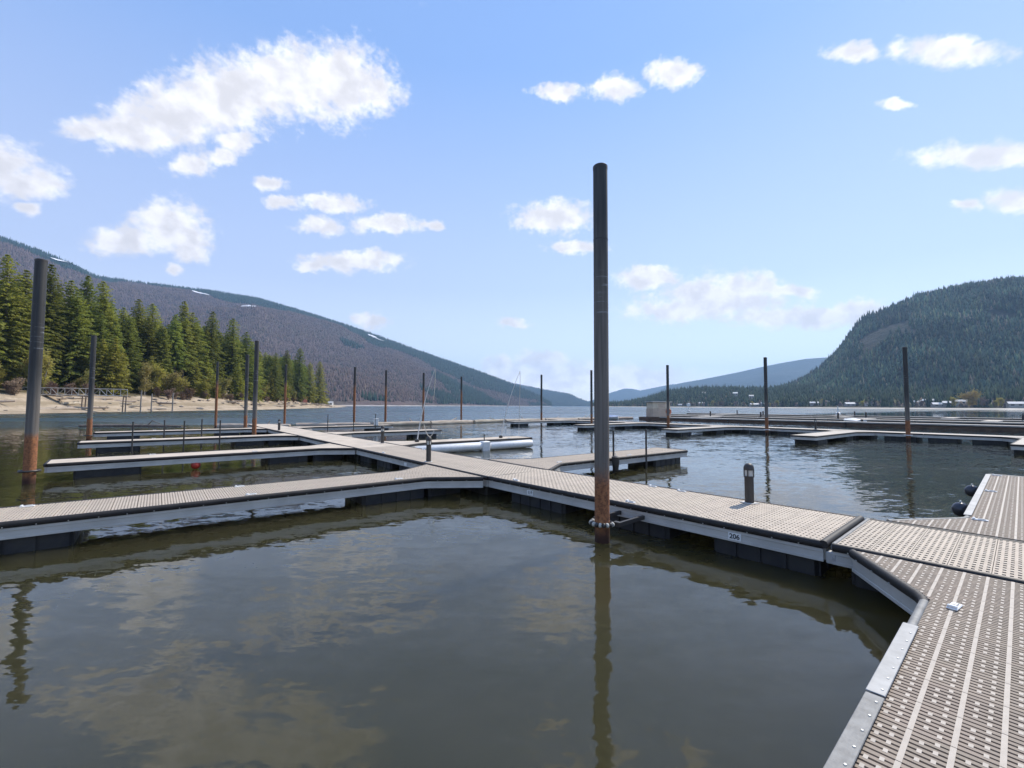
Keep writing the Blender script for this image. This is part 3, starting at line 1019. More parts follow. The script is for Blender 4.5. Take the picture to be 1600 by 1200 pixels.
# gangway: long pale truss footbridge over the beach, with its posts
gw = thing("truss_footbridge", (-101.8, 118.6, 4.2), 0, "long pale metal truss footbridge reaching out over the beach", "footbridge")
gd = Vector((-38., -2.6, .6))
gl = gd.length
gu = gd.normalized()
gn = Vector((-gu.y, gu.x, 0)).normalized()
mb = MB()
mb.tube([(0, 0, 0), gd], .09, 6)
mb.tube([gn * 1.6, gd + gn * 1.6], .09, 6)
mb.build("bottom_chord", M_alu, gw)
mb = MB()
mb.tube([Vector((0, 0, 1.75)), gd + Vector((0, 0, 1.75))], .08, 6)
mb.tube([Vector((0, 0, 1.75)) + gn * 1.6, gd + gn * 1.6 + Vector((0, 0, 1.75))], .08, 6)
mb.build("handrail", M_alu, gw)
nb = 22
for k in range(nb + 1):
    p_ = gd * (k / nb)
    mb = MB()
    mb.tube([p_, p_ + Vector((0, 0, 1.75))], .055, 5)
    if k < nb:
        q_ = gd * ((k + 1) / nb)
        mb.tube([p_ + Vector((0, 0, 1.75 if k % 4 < 2 else 0)), q_ + Vector((0, 0, 0 if k % 4 < 2 else 1.75))], .05, 5)
    mb.build("truss_brace", M_alu_white, gw)
mb = MB()
mb.prism([(0, 0), (gd.x, gd.y), (gd.x + gn.x * 1.6, gd.y + gn.y * 1.6), (gn.x * 1.6, gn.y * 1.6)], .05, .12)
mb.build("walk_deck", M_timber_top, gw)
for i, (x_, y_, zt, r_) in enumerate([(-103.2, 118.9, 4.1, .14), (-102.1, 118.5, 4.1, .14), (-101.0, 122.0, 5.8, .16), (-100.1, 124.5, 5.0, .15), (-96.5, 127.5, 5.4, .16), (-113.6, 119.4, 4.2, .16), (-113.2, 118.0, 4.2, .15)]):
    mb = MB()
    mb.tube([(0, 0, -1.2), (.05, 0, zt * .5), (.1, .05, zt)], [r_ * 1.1, r_, r_ * .92], 9)
    o = mb.build("mooring_post", M_bark_pale if i in (2, 3, 4) else M_bark, None, True, 50, (x_, y_, 0))
    tag(o, "old grey timber post standing at the water's edge off the beach" if i in (2, 3, 4) else "brown timber post under the truss footbridge", "post", "grey shore posts" if i in (2, 3, 4) else "footbridge posts")


def house(x_, y_, z_, wd, dp, ht, rz, roofm, label, group=None, name="cottage", wallm=None, win=2):
    t_ = thing(name, (x_, y_, z_), rz, label, "house", group)
    mb = MB()
    mb.prism([(-wd / 2, -dp / 2), (wd / 2, -dp / 2), (wd / 2, dp / 2), (-wd / 2, dp / 2)], -3, ht)
    mb.add([(-wd / 2, -dp / 2, ht), (-wd / 2, dp / 2, ht), (-wd / 2, 0, ht + dp * .28), (wd / 2, -dp / 2, ht), (wd / 2, dp / 2, ht), (wd / 2, 0, ht + dp * .28)], [(0, 2, 1), (3, 4, 5)])
    mb.build("wall", wallm or M_wall, t_)
    mb = MB()
    e_ = .5
    h0, h1 = ht - .12, ht + dp * .28 + .12
    for s_ in (-1, 1):
        a_ = [(-wd / 2 - e_, s_ * (dp / 2 + e_), h0), (wd / 2 + e_, s_ * (dp / 2 + e_), h0), (wd / 2 + e_, 0, h1), (-wd / 2 - e_, 0, h1)]
        b_ = [(p[0], p[1], p[2] + .22) for p in a_]
        mb.add(a_ + b_, [(4, 5, 6, 7), (0, 3, 2, 1), (0, 1, 5, 4), (2, 3, 7, 6), (1, 2, 6, 5), (3, 0, 4, 7)] if s_ < 0 else [(7, 6, 5, 4), (1, 2, 3, 0), (4, 5, 1, 0), (6, 7, 3, 2), (5, 6, 2, 1), (7, 4, 0, 3)])
    mb.build("roof", roofm, t_)
    for k in range(win):
        mb = MB()
        cx_ = wd * ((k + .5) / win - .5)
        mb.box(cx_ - wd * .11, cx_ + wd * .11, -dp / 2 - .06, -dp / 2 + .02, ht * .35, ht * .8)
        mb.build("window", M_glass, t_)
    return t_


hx, hy, hz = (float(q) for q in bank_pt(395, 17))
house(hx, hy, hz, 9, 5, 2.6, R(-25), M_redroof, "small cabin with a red roof at the end of the shore wood", name="cabin", wallm=M_redroof)
hx, hy, hz = (float(q) for q in bank_pt(262, 19))
house(hx, hy, hz + .3, 5, 4, 2.6, R(-60), M_beige, "small hut with a pinkish roof half hidden by shrubs", name="hut", wallm=M_beige2)
hx, hy, hz = (float(q) for q in bank_pt(640, 18))
house(hx, hy, hz, 7, 5, 3, R(10), M_roof, "small white house on the low spit below the mountain", name="spit_house", wallm=M_white)

# houses among the trees along the far right shore: azimuth, distance, width, pale roof?
HS = [(20.6, 1165, 15, 1), (21.6, 1150, 12, 1), (23.0, 1120, 14, 1), (26.6, 1035, 12, 0), (28.4, 1000, 17, 1), (29.3, 990, 16, 1), (34.0, 905, 15, 1), (35.1, 890, 16, 0), (37.0, 868, 18, 1), (38.6, 850, 14, 0), (42.2, 815, 15, 1), (42.9, 800, 14, 1), (43.6, 800, 13, 1), (44.2, 790, 14, 1), (45.0, 790, 14, 1), (46.8, 775, 16, 1), (48.3, 755, 15, 1)]
for i, (a_, d_, wd, pale) in enumerate(HS):
    wd *= .6 + .12 * (i * 7 % 5)
    d_ += 24 + (i % 4) * 10
    x_, y_ = d_ * math.sin(R(a_)), d_ * math.cos(R(a_))
    house(x_, y_, 3.6 + (i % 4) * 1.4, wd, 8, 2.8 + .5 * (i % 3), R(-a_ + (i * 37) % 50 - 25), M_roof if pale else M_roof_dark,
          "lakeside house with a pale roof among trees on the far shore" if pale else "lakeside house with a dark roof among trees on the far shore", "pale-roofed houses on the far shore" if pale else "dark-roofed houses on the far shore", "lakeside_house")
for i, (a_, d_, zz_, wd) in enumerate([(26.5, 1230, 30, 10), (28.1, 1180, 22, 10), (23.2, 1390, 36, 11)]):
    house(d_ * math.sin(R(a_)), d_ * math.cos(R(a_)), zz_, wd, 10, 5, R(-a_ + 12 * i), M_roof, "house with a pale roof up in the wooded hillside across the lake", "hillside houses", "hillside_house")

wl = bush("yellow_tree", 55, 20, 9.5, M_yellow, M_bark, 2600, .12, .8, 1.3)
wl.location = (792 * math.sin(R(45.75)), 792 * math.cos(R(45.75)), 2.5)
tag(wl, "broad yellow-leaved tree among the houses on the far shore", "tree")
TW2 = [bush("leafless_tree", 60 + k, 15, 5.5, m_, M_bark_pale, 1500, .1, .3, 1.3) for k, m_ in enumerate((mat("pinkish_twigs", (.24, .165, .125), .9, .3, .3, rand=.2, spec=.1), M_bud))]
remember(None)
for i in range(46):
    a_ = rnd.uniform(18, 50)
    d_ = float(np.interp(a_, [19.3, 27, 36, 45, 52], [1180, 1000, 850, 760, 700])) + rnd.uniform(30, 75)
    put(TW2[0 if rnd.random() < .65 else 1], "leafless_tree", d_ * math.sin(R(a_)), d_ * math.cos(R(a_)), 3.2, rnd.uniform(.4, .85), rnd.uniform(0, 6), "pale leafless tree by the houses on the far shore", "tree", "bare trees on the far shore")


# ------------------------------------------------------------------ docks
DZ = .45                     # top of deck above the water
A0 = Vector((3.72, 5.43))
ANG1 = 41.3                  # heading of the fingers on the near walkway section
J0 = Vector((-.54, 10.24))
ANG2 = 38.4


def frame(o, ang):
    e_ = Vector((math.cos(R(ang)), math.sin(R(ang))))
    m_ = Vector((-e_.y, e_.x))
    return lambda t_, s_: o + t_ * e_ + s_ * m_


F1_ = frame(A0, ANG1)        # (t across to the right, s along the walkway)
F2_ = frame(J0, ANG2)

RAIL = [(-.03, DZ - .005), (-.02, DZ + .005), (.006, DZ + .008), (.026, DZ - .002), (.037, DZ - .028), (.034, DZ - .06), (.024, DZ - .08), (.0, DZ - .086), (-.03, DZ - .086)]
FASC = [(-.03, DZ - .086), (.012, DZ - .086), (.012, DZ - .125), (.004, DZ - .13), (.004, DZ - .20), (.012, DZ - .205), (.012, DZ - .235), (-.03, DZ - .235)]


def slots(Wd, Lx=.305, rowr=None, x0=0.):
    """slotted plastic deck panel: cross bars, broad ribs and short bridges over open slots"""
    mb = MB()
    nb_ = max(1, int(round(Lx / .0381)))
    p_ = Lx / nb_
    rr = rowr or (lambda x_: (-Wd / 2, Wd / 2))
    for i in range(nb_):
        x_ = (i + .5) * p_
        w_ = .0115 if 0 < i < nb_ - 1 else .0135
        a_, b_ = rr(x0 + x_)
        if b_ - a_ < .02:
            continue
        mb.box(x_ - w_, x_ + w_, a_, b_, -.03, -.0015, 0, False)
    k = -int(Wd / 2 / .157) - 1
    while k * .157 < Wd / 2 + .2:
        for q in range(3):
            y_ = k * .157 + q * .157 / 3
            if q == 0:
                xs = [x_ for x_ in np.linspace(0, Lx, 13) if rr(x0 + x_)[0] <= y_ - .011 and rr(x0 + x_)[1] >= y_ + .011]
                if len(xs) > 1:
                    mb.box(xs[0] + .002, xs[-1] - .002, y_ - .011, y_ + .011, -.03, 0, 1, False)
            else:
                for i in range(nb_):
                    x_ = (i + 1) * p_
                    a_, b_ = rr(x0 + x_)
                    if (i + q) % 2 == 0 and a_ <= y_ - .009 and b_ >= y_ + .009 and i < nb_ - 1:
                        mb.box(x_ - .016, x_ + .016, y_ - .009, y_ + .009, -.025, -.0004, 1, False)
        k += 1
    return mb


def holes(Wd, Ly=.305, stagger=True, pit=.10, gapx=.042, rows=6, gapy=.019):
    """walkway panel with rows of slots: full cross bars, and blocks between the slots of each row"""
    mb = MB()
    q = (Ly - .003) / rows
    for j in range(rows + 1):
        lo, hi = (0 if j == 0 else j * q - (q - gapy) / 2), (Ly - .003 if j == rows else j * q + (q - gapy) / 2)
        mb.box(-Wd / 2, Wd / 2, lo, hi, -.03, 0, 0, False)
    n = int(round(Wd / pit))
    p_ = Wd / n
    for j in range(rows):
        y0, y1 = j * q + (q - gapy) / 2, (j + 1) * q - (q - gapy) / 2
        for i in range(n + 1):
            c = -Wd / 2 + (i + (.5 if stagger and j % 2 else 0)) * p_
            x0, x1 = max(-Wd / 2, c - (p_ - gapx) / 2), min(Wd / 2, c + (p_ - gapx) / 2)
            if x1 - x0 > .004:
                mb.box(x0, x1, y0, y1, -.028, -.0006, 1 if i % 3 == 0 else 0, False)
    return mb


def fl(mbx, x0, x1, y0, y1):
    """black plastic tub float with ribbed sides, half sunk"""
    zt, zb = DZ - .20, -.22
    mbx.bbox(x0 + .02, x1 - .02, y0 + .02, y1 - .02, zb, zt, .03)
    nx_ = max(2, int(round((x1 - x0) / .34)))
    ny_ = max(2, int(round((y1 - y0) / .34)))
    for i in range(nx_):
        a_, b_ = x0 + .035 + (x1 - x0 - .07) * i / nx_ + .018, x0 + .035 + (x1 - x0 - .07) * (i + 1) / nx_ - .018
        mbx.box(a_, b_, y0, y0 + .03, zb + .06, zt - .03)
        mbx.box(a_, b_, y1 - .03, y1, zb + .06, zt - .03)
    for i in range(ny_):
        a_, b_ = y0 + .035 + (y1 - y0 - .07) * i / ny_ + .018, y0 + .035 + (y1 - y0 - .07) * (i + 1) / ny_ - .018
        mbx.box(x0, x0 + .03, a_, b_, zb + .06, zt - .03)
        mbx.box(x1 - .03, x1, a_, b_, zb + .06, zt - .03)
    return mbx


def bolts(path, step, parent, z=DZ - .068, o=.041):
    mb = MB()
    for (a_, b_) in zip(path[:-1], path[1:]):
        a_, b_ = Vector(a_), Vector(b_)
        d = b_ - a_
        n = int(d.length / step)
        if n < 1:
            continue
        u_ = d.normalized()
        nn = Vector((u_.y, -u_.x))
        for k in range(n):
            p_ = a_ + u_ * step * (k + .5)
            c = p_ + nn * (o - .012)
            mb.tube([(c.x, c.y, z), (c.x + nn.x * .014, c.y + nn.y * .014, z)], [.009, .007], 6)
    if mb.v:
        tag(mb.build("rail_bolt_row", M_bolt, parent, True, 40), kind='stuff')


cleat_me = None


def cleat(parent, x_, y_, rz=0.):
    """white fold-down cleat let into the deck"""
    global cleat_me
    if cleat_me is None:
        mb = MB()
        mb.bbox(-.085, .085, -.034, .034, 0, .016, .006, 0)
        mb.bbox(-.06, .02, -.018, .018, .014, .026, .004, 1)
        mb.bbox(.045, .075, -.03, .03, .014, .034, .005, 0)
        mb.box(-.05, .01, -.004, .004, .0262, .0275, 1)
        cleat_me = mb.mesh("cleat", [M_white, M_alu])
    return link("cleat", cleat_me, parent, (x_, y_, DZ), rz)


PAN = {}


def panel(kind_, Wd, grey):
    key = (kind_, Wd, grey)
    if key not in PAN:
        mats = [M_grey_deck, M_grey_rib] if grey and kind_ == 'slots' else [M_tan_deck, M_tan_rib]
        PAN[key] = (slots(Wd) if kind_ == 'slots' else holes(Wd, .305, False, .098, .046, 6, .026) if grey else holes(Wd)).mesh("deck_panel", mats)
    return PAN[key]


HWF = .64                    # half width of a finger
GUS = 1.36                   # half width at the root
GL = 1.15                    # length of the corner gussets


def finger(o, ang, L, label, group=None, fine=False, grey=False, floats=((.15, 1.2), (-1.35, -.15)), pale=False, rails=None, bolt=False, name="finger_dock"):
    """finger dock: origin on the walkway edge, x pointing out along the finger"""
    t_ = thing(name, (o.x, o.y, 0), R(ang), label, "dock", group)
    x0 = .065
    side = [(x0, -GUS), (GL * .90, -HWF - .065), (GL * .985, -HWF - .018), (GL * 1.06, -HWF)]
    e1 = [(L - .05, -HWF), (L, -HWF + .05)]
    mir = lambda pts: [(p[0], -p[1]) for p in pts][::-1]
    runs = [side, [side[-1], e1[0]], [e1[0], e1[1], (L, HWF - .05), (L - .05, HWF)], [(L - .05, HWF), mir(side)[0]], mir(side)]
    rm = rails or [M_rubber] * 5
    for k, rn in enumerate(runs):
        MB().sweep(rn, RAIL).build("rubber_rail", rm[k], t_, True, 45)
        MB().sweep(rn, FASC).build("fascia_beam", M_alu, t_)
        if bolt and k in (0, 1, 3, 4):
            bolts(rn, .32, t_)
    if fine:
        pm = panel('slots', 1.22, grey)
        n = int((L - GL - .1) / .307)
        for i in range(n):
            link("deck_panel", pm, t_, (GL + i * .307, 0, DZ))
        mats = [M_grey_deck, M_grey_rib] if grey else [M_tan_deck, M_tan_rib]
        rw_ = lambda x_: float(np.interp(x_, [q[0] for q in side], [-q[1] for q in side])) - .03
        rr = lambda x_: (-rw_(x_), rw_(x_))
        for i in range(4):
            xs = x0 + (GL - x0) * i / 4
            link("deck_panel", slots(2 * GUS, (GL - x0) / 4 - .002, rr, xs).mesh("deck_panel", mats), t_, (xs, 0, DZ))
        if L - GL - n * .307 > .06:
            xs = GL + n * .307
            link("deck_panel", slots(1.22, L - xs - .05).mesh("deck_panel", mats), t_, (xs, 0, DZ))
        for y_ in (-.42, 0, .42):                                   # bearers under the panels
            MB().box(x0 + .05, L - .06, y_ - .03, y_ + .03, DZ - .2, DZ - .034).build("deck_bearer", M_dark, t_)
    else:
        path = side[:1] + side[1:] + e1 + [(L, HWF - .05), (L - .05, HWF)] + mir(side)
        MB().prism(path, DZ - .06, DZ - .003).build("deck", M_pale_flat if pale else M_tan_flat, t_)
    for a_, b_ in floats:
        x_a, x_b = (a_, b_) if a_ >= 0 else (L + a_, L + b_)
        hw = .85 if x_b < GL * .75 else HWF - .05
        fl(MB(), x_a, x_b, -hw, hw).build("float", M_float, t_)
    return t_


def walkway(o, ang, L, label, group=None, fine=False, grey=False, floats=(), pale=False, ends=(False, False), Wd=1.8, bolt=False, name="walkway_dock"):
    """walkway section: origin at its left corner, x across the deck, y along it"""
    t_ = thing(name, (o.x, o.y, 0), R(ang), label, "dock", group)
    for rn in ([(.0, L), (.0, 0)], [(Wd, 0), (Wd, L)]):
        # outward must lie to the right of travel
        rn2 = rn[::-1] if rn[0][0] == 0 else rn[::-1]
        a_, b_ = Vector(rn2[0]), Vector(rn2[1])
        d = (b_ - a_).normalized()
        nrm = Vector((d.y, -d.x))
        if (nrm.x < 0) != (rn[0][0] == 0):
            rn2 = rn2[::-1]
        MB().sweep(rn2, RAIL).build("rubber_rail", M_rubber, t_, True, 45)
        MB().sweep(rn2, FASC).build("fascia_beam", M_alu, t_)
        if bolt:
            bolts(rn2, .30, t_)
    for k, y_ in enumerate((.004, L - .004)):
        MB().box(.03, Wd - .03, y_ - .02, y_ + .02, DZ - .22, DZ - .006).build("end_beam", M_alu, t_)
    if fine:
        pm = panel('holes', 1.72, grey)
        n = int((L - .05) / .307)
        st = (L - .05) / n
        for i in range(n):
            link("deck_panel", pm, t_, (Wd / 2, .025 + i * st, DZ)).scale = (1, st / .307, 1)
        for x_ in (.3, .9, 1.5):
            MB().box(x_ - .03, x_ + .03, .05, L - .05, DZ - .2, DZ - .034).build("deck_bearer", M_dark, t_)
    else:
        MB().box(.01, Wd - .01, .01, L - .01, DZ - .06, DZ - .003).build("deck", M_pale_flat if pale else M_tan_flat, t_)
    for a_, b_ in floats:
        fl(MB(), .06, Wd - .06, a_, b_).build("float", M_float, t_)
    return t_


def number_plate(parent, txt, x_, y_, z_, rz, wd=.17, ht=.095):
    pl = MB().bbox(-wd / 2, wd / 2, -.004, .004, -ht / 2, ht / 2, .002).build("number_plate", M_plate, parent, loc=(x_, y_, z_))
    pl.rotation_euler.z = rz
    if not txt:                          # too far off to read
        return pl
    cu = bpy.data.curves.new("t", 'FONT')
    cu.body = txt
    cu.size = ht * .95
    cu.align_x, cu.align_y = 'CENTER', 'CENTER'
    cu.extrude = .0006
    cu.offset = .0022
    to = bpy.data.objects.new("t", cu)
    col.objects.link(to)
    dg = bpy.context.evaluated_depsgraph_get()
    me_ = bpy.data.meshes.new_from_object(to.evaluated_get(dg))
    bpy.data.objects.remove(to)
    me_.materials.clear()
    me_.materials.append(M_ink)
    tx_ = link("lettering", me_, pl, (0, -.0052, 0))
    tx_.rotation_euler = (R(90), 0, 0)
    return pl


# near walkway section with plate 206
m1 = walkway(A0, ANG1, 6.40, "tan perforated walkway dock numbered 206, held by the tall rusty-footed pile", fine=True, bolt=True,
             floats=((.06, 1.36), (2.05, 3.25), (4.2, 5.75)), name="walkway_dock")
MB().sweep([(-.03, -.01), (1.83, -.01)], [(o_ * 1.25, z_ + .012) for o_, z_ in RAIL]).build("end_rail", M_rubber, m1, True, 45)
number_plate(m1, "206", -.014, 1.02, DZ - .165, R(-90))
number_plate(m1, "118", -.014, 5.05, DZ - .165, R(-90))
for x_, y_ in ((.11, 2.75), (1.70, 3.3), (1.68, 2.68), (.1, 5.6)):
    cleat(m1, x_, y_, R(90))
hb = MB()
hb.bbox(-.03, .07, -.13, -.03, DZ - .24, DZ - .10, .01)
hb.tube([(-.045, -.08, DZ - .17), (.08, -.08, DZ - .17)], .022, 8)
hb.build("hinge_bracket", M_alu_white, m1)
# hoop of rollers round the tall pile
pc = Vector((1.38, 6.905))
d_ = pc - A0
e_ = Vector((math.cos(R(ANG1)), math.sin(R(ANG1))))
m_ = Vector((-e_.y, e_.x))
pl_ = Vector((d_.dot(e_), d_.dot(m_)))
hoop = MB()
hp = [(pl_.x + .165 * math.cos(q), pl_.y + .165 * math.sin(q), DZ - .17) for q in np.linspace(-2.75, 2.75, 20)]
hoop.tube(hp, .014, 8)
hoop.box(pl_.x + .16, .0, pl_.y - .24, pl_.y - .20, DZ - .20, DZ - .14)
hoop.box(pl_.x + .16, .0, pl_.y + .20, pl_.y + .24, DZ - .20, DZ - .14)
hoop.box(pl_.x + .10, pl_.x + .17, pl_.y - .25, pl_.y - .13, DZ - .20, DZ - .14)
hoop.box(pl_.x + .10, pl_.x + .17, pl_.y + .13, pl_.y + .25, DZ - .20, DZ - .14)
hoop_o = hoop.build("pile_hoop", M_dark, m1, True, 40)
for k, q in enumerate(np.linspace(math.pi - 1.75, math.pi + 1.75, 12)):
    c = Vector((pl_.x + .165 * math.cos(q), pl_.y + .165 * math.sin(q), DZ - .17))
    tdir = Vector((-math.sin(q), math.cos(q), 0))
    MB().tube([c - tdir * .019, c - tdir * .012, c + tdir * .012, c + tdir * .019], [.028, .036, .036, .028], 10).build("roller", M_rope if k % 2 else M_dark, hoop_o, True, 50)

# next section to the right, and the two fingers at it
m2 = walkway(F1_(-.02, -4.2), ANG1, 4.10, "perforated walkway dock beyond the hinge, beside the grey slotted fingers", fine=True, grey=True, bolt=True, floats=((2.3, 3.95), (.2, 1.6)), name="walkway_dock")
MB().sweep([(1.80, 4.09), (0, 4.09)], [(o_ * .8, z_ + .004) for o_, z_ in RAIL]).build("end_rail", M_rubber_grey, m2, True, 45)
pf = finger(F1_(-.06, -1.67), ANG1 + 180, 8.3, "grey slotted finger dock with metal-capped edge running up to the hinge", fine=True, grey=True, bolt=True, floats=((.35, 1.75), (3.6, 5.0), (-1.5, -.2)),
            rails=[M_rubber, M_rubber_grey, M_rubber_grey, M_rubber_grey, M_rubber])
cleat(pf, 1.22, -.46, R(-8))
cleat(pf, 4.6, .5, 0)
MB().bbox(1.9, 3.1, -HWF - .044, -HWF + .045, DZ + .010, DZ + .017, .003).build("edge_strip", M_strip, pf)
MB().bbox(3.12, 6.2, -HWF - .040, -HWF + .045, DZ + .010, DZ + .016, .003).build("edge_strip", M_rubber_grey, pf)
mb = MB()
for k in range(16):
    mb.tube([(2.08 + k * .16, -HWF + .022, DZ + .014), (2.08 + k * .16, -HWF + .022, DZ + .021)], [.008, .006], 6)
tag(mb.build("strip_screw_row", M_bolt, pf), kind='stuff')
qf = finger(F1_(1.84, -1.67), ANG1, 7.7, "grey slotted finger dock with two ball fenders on its pale edge", fine=True, grey=True, bolt=True, floats=((.35, 1.75), (-1.5, -.2)),
            rails=[M_rubber, M_rubber_grey, M_rubber_grey, M_rubber_grey, M_rubber_grey])
for x_ in (1.06, 4.4, 7.45):
    cleat(qf, x_, .5, R(90))
MB().bbox(1.3, 7.5, HWF - .045, HWF + .042, DZ + .010, DZ + .016, .003).build("edge_strip", M_strip, qf)

# long walkway and its fingers
SP = 8.5
names = ["first", "second", "third", "fourth"]
wl_ = ["tan walkway dock carrying the post light at the first pair of fingers", "tan walkway dock between first and second finger pairs, post light on its far edge",
       "tan walkway dock between the second and third pair of fingers", "tan far end of the long walkway dock beside three piles"]
walks = []
for k in range(4):
    L_ = SP - .04 if k < 3 else 8.2
    wk = walkway(F2_(0, k * SP), ANG2, L_, wl_[k], fine=(k == 0), bolt=(k == 0), floats=((.15, 1.35), (1.55, 2.7), (3.7, 4.9), (5.5, 6.7), (7.3, 8.3)) if k < 3 else ((.2, 1.4), (3.5, 4.8), (6.5, 7.9)))
    walks.append(wk)
number_plate(walks[0], "", -.014, 4.25, DZ - .165, R(-90))
for x_, y_ in ((.11, 6.2), (1.69, 6.4)):
    cleat(walks[0], x_, y_, R(90))
FL = ["tan slotted finger dock with no pile, a bollard light standing at its root", "tan finger dock ending at the rust-footed pile, with a red buoy hung under it",
      "tan finger dock with slim black poles, behind the one with the red buoy", "tan finger dock ending at a pile, nearest the log on the wood side"]
GLb = ["tan finger dock with three slim black poles and a dark fender beside the tall pile", "tan finger dock with the white pontoon lift and a leaning whip pole",
       "tan finger dock next beyond the white pontoon lift, black float under its end", "tan finger dock with slim black poles and a white canister, by the log boom"]
fing, ging = [], []
for k in range(4):
    fa = ANG2 + 180
    s_ = 1.36 + k * SP
    f_ = finger(F2_(-.06, s_), fa + (0, 3.0, 2.5, 2.0)[k], (8.3, 8.2, 8.4, 8.6)[k], FL[k], fine=(k == 0), bolt=(k == 0), floats=((.15, 1.0), (1.1, 2.5), (6.75, 8.15)) if k == 0 else ((.2, 1.3), (1.5, 2.8), (-2.0, -.55)))
    fing.append(f_)
    g_ = finger(F2_(1.86, s_), ANG2 + (-.7, -2, 0, 1.5)[k], (7.6, 7.3, 7.0, 7.4)[k], GLb[k], fine=(k == 0), bolt=(k == 0), floats=((.15, 1.3), (-1.95, -.35)))
    ging.append(g_)
for x_, y_ in ((4.55, .5), (4.5, -.52), (1.7, -.5), (7.4, .5)):
    cleat(fing[0], x_, -y_, 0)
for x_, y_ in ((1.25, -.48), (4.4, -.48), (6.8, .5)):
    cleat(ging[0], x_, y_, 0)
for q_ in fing[1:] + ging[1:]:
    cleat(q_, 3.2, .5, 0)
    cleat(q_, 5.9, -.5, 0)

# second walkway across the basin, with fingers pointing back
BT = 30.95
for k in range(1, 6):
    s0 = -22.4 + k * SP * .988
    wk = walkway(F2_(BT, s0 + 3.2), ANG2, 8.36, ("pale walkway dock across the basin, %s" % ["", "carrying the broad-ended finger", "round its fifth pile from the open end", "round its fourth pile from the open end", "round its third pile from the open end", "round its second pile from the open end"][k]),
                 pale=True, floats=((.3, 1.9), (2.6, 4.2), (4.9, 6.3), (6.9, 8.2)))
BL = ["pale finger dock across the basin, broad end toward the grey slotted finger", "pale finger dock across the basin between the fourth and fifth piles from the open end", "pale finger dock across the basin between the third and fourth piles from the open end",
      "pale finger dock across the basin between the second and third piles from the open end", "pale finger dock across the basin, last before the log boom"]
for k in range(5):
    finger(F2_(BT - .06, -7.1 + k * 8.4 + (0, 0, 0, .3, 1.4)[k]), ANG2 + 180, 8.3 if k else 7.2, BL[k], pale=True, floats=((.2, 1.2), (1.5, 2.7), (-2.0, -.45)))

# old timber breakwater and further rows of floats
bw = thing("timber_breakwater", (*F2_(54.5, 33.5), 0), R(ANG2 - 90), "long dark timber breakwater float behind the second walkway", "breakwater")
for k in range(7):
    MB().bbox(.05 + k * 13, 12.95 + k * 13, -1.2, 1.2, -.4, .33, .06).build("hull_timber", M_timber, bw)
    for j in range(5):
        MB().bbox(.05 + k * 13, 12.95 + k * 13, -1.3 + j * .52, -.82 + j * .52, .335, .47, .015).build("plank", M_timber_top, bw)
for i, (t_, s0, n, dark) in enumerate([(67, 40, 8, 0), (80, 46, 10, 1), (98, 52, 12, 0)]):
    rw = thing("float_row", (*F2_(t_, s0), 0), R(ANG2 - 90), ["pale low float walkway just behind the timber breakwater", "dark-sided float walkway in the middle of the far basin", "pale outermost float walkway of the far basin"][i], "dock")
    for k in range(n):
        MB().bbox(.05 + k * 9, 8.95 + k * 9, -.9, .9, -.2, .34, .04).build("float", M_timber if dark else M_float, rw)
        MB().bbox(.05 + k * 9, 8.95 + k * 9, -.98, .98, .345, .48, .02).build("deck", M_pale_flat, rw)
        if k % 2 == 1:
            sgn = 1 if (k // 2) % 2 else -1
            MB().bbox(2 + k * 9, 3.4 + k * 9, sgn * 1.0 if sgn > 0 else -8, 8 if sgn > 0 else -1.0, .30, .46, .02).build("side_deck", M_pale_flat, rw)
            MB().bbox(2.1 + k * 9, 3.3 + k * 9, 6 if sgn > 0 else -7.8, 7.8 if sgn > 0 else -6, -.2, .295, .04).build("float", M_float, rw)

# ------------------------------------------------------------------ piles
def pile(x_, y_, m, label, group=None, top=5.8, r_=.118, lean=(0, 0)):
    t_ = thing("steel_pile", (x_, y_, 0), rnd.uniform(0, 6), label, "pile", group)
    mb = MB()
    n = 28
    zs = [-3, 0, .8, 2, 3.2, 4.4, top]
    mb.tube([(lean[0] * z_, lean[1] * z_, z_) for z_ in zs], r_, n, caps=False)
    mb.build("pipe", m, t_, True, 60)
    mb = MB()
    mb.tube([(lean[0] * top, lean[1] * top, top - .02), (lean[0] * top, lean[1] * top, top + .03), (lean[0] * top, lean[1] * top, top + .045)], [r_ * 1.03, r_ * 1.03, r_ * .9], n)
    mb.build("cap", M_dark, t_, True, 40)
    mb = MB()
    zq = top - 1.15
    mb.tube([(lean[0] * zq, lean[1] * zq, zq - .012), (lean[0] * zq, lean[1] * zq, zq + .012)], r_ * 1.025, n)
    mb.build("weld_band", M_dark, t_, True, 40)
    return t_


pile(1.38, 6.905, M_pile, "tall dark steel pile with rusty foot ringed by pale and dark rollers", r_=.112)
pile(-12.4, 11.62, M_pile_l, "dark steel pile with bright rusty foot at the end of the red buoy's finger", r_=.125)
pile(-23.2, 24.7, M_pile_l, "steel pile with orange rusty foot at the tip of the last finger by the wood")
pile(-26.1, 39.6, M_pile_r, "slim brown pile standing alone between walkway and beach", r_=.10)
pile(-20.1, 33.9, M_pile_l, "grey-brown pile at the far end of the long walkway, wood side")
pile(-15.15, 26.45, M_pile_l, "black pile with rusty foot on the long walkway's wood side, taller than its neighbour")
pile(-21.2, 41.9, M_pile_r, "slim brown pile beyond the end of the long walkway", r_=.10)
for x_, y_, k in ((-15.6, 44.4, "on the beach side of the cluster"), (-13.6, 48.3, "rusty nearly to its top, second from the beach side"), (-10.25, 51.9, "behind the leaning white whip pole"), (-6.6, 58.5, "last before the open lake")):
    pile(x_, y_, M_pile_r, "rust-brown pile along the log boom, " + k, "piles along the log boom", r_=.115)
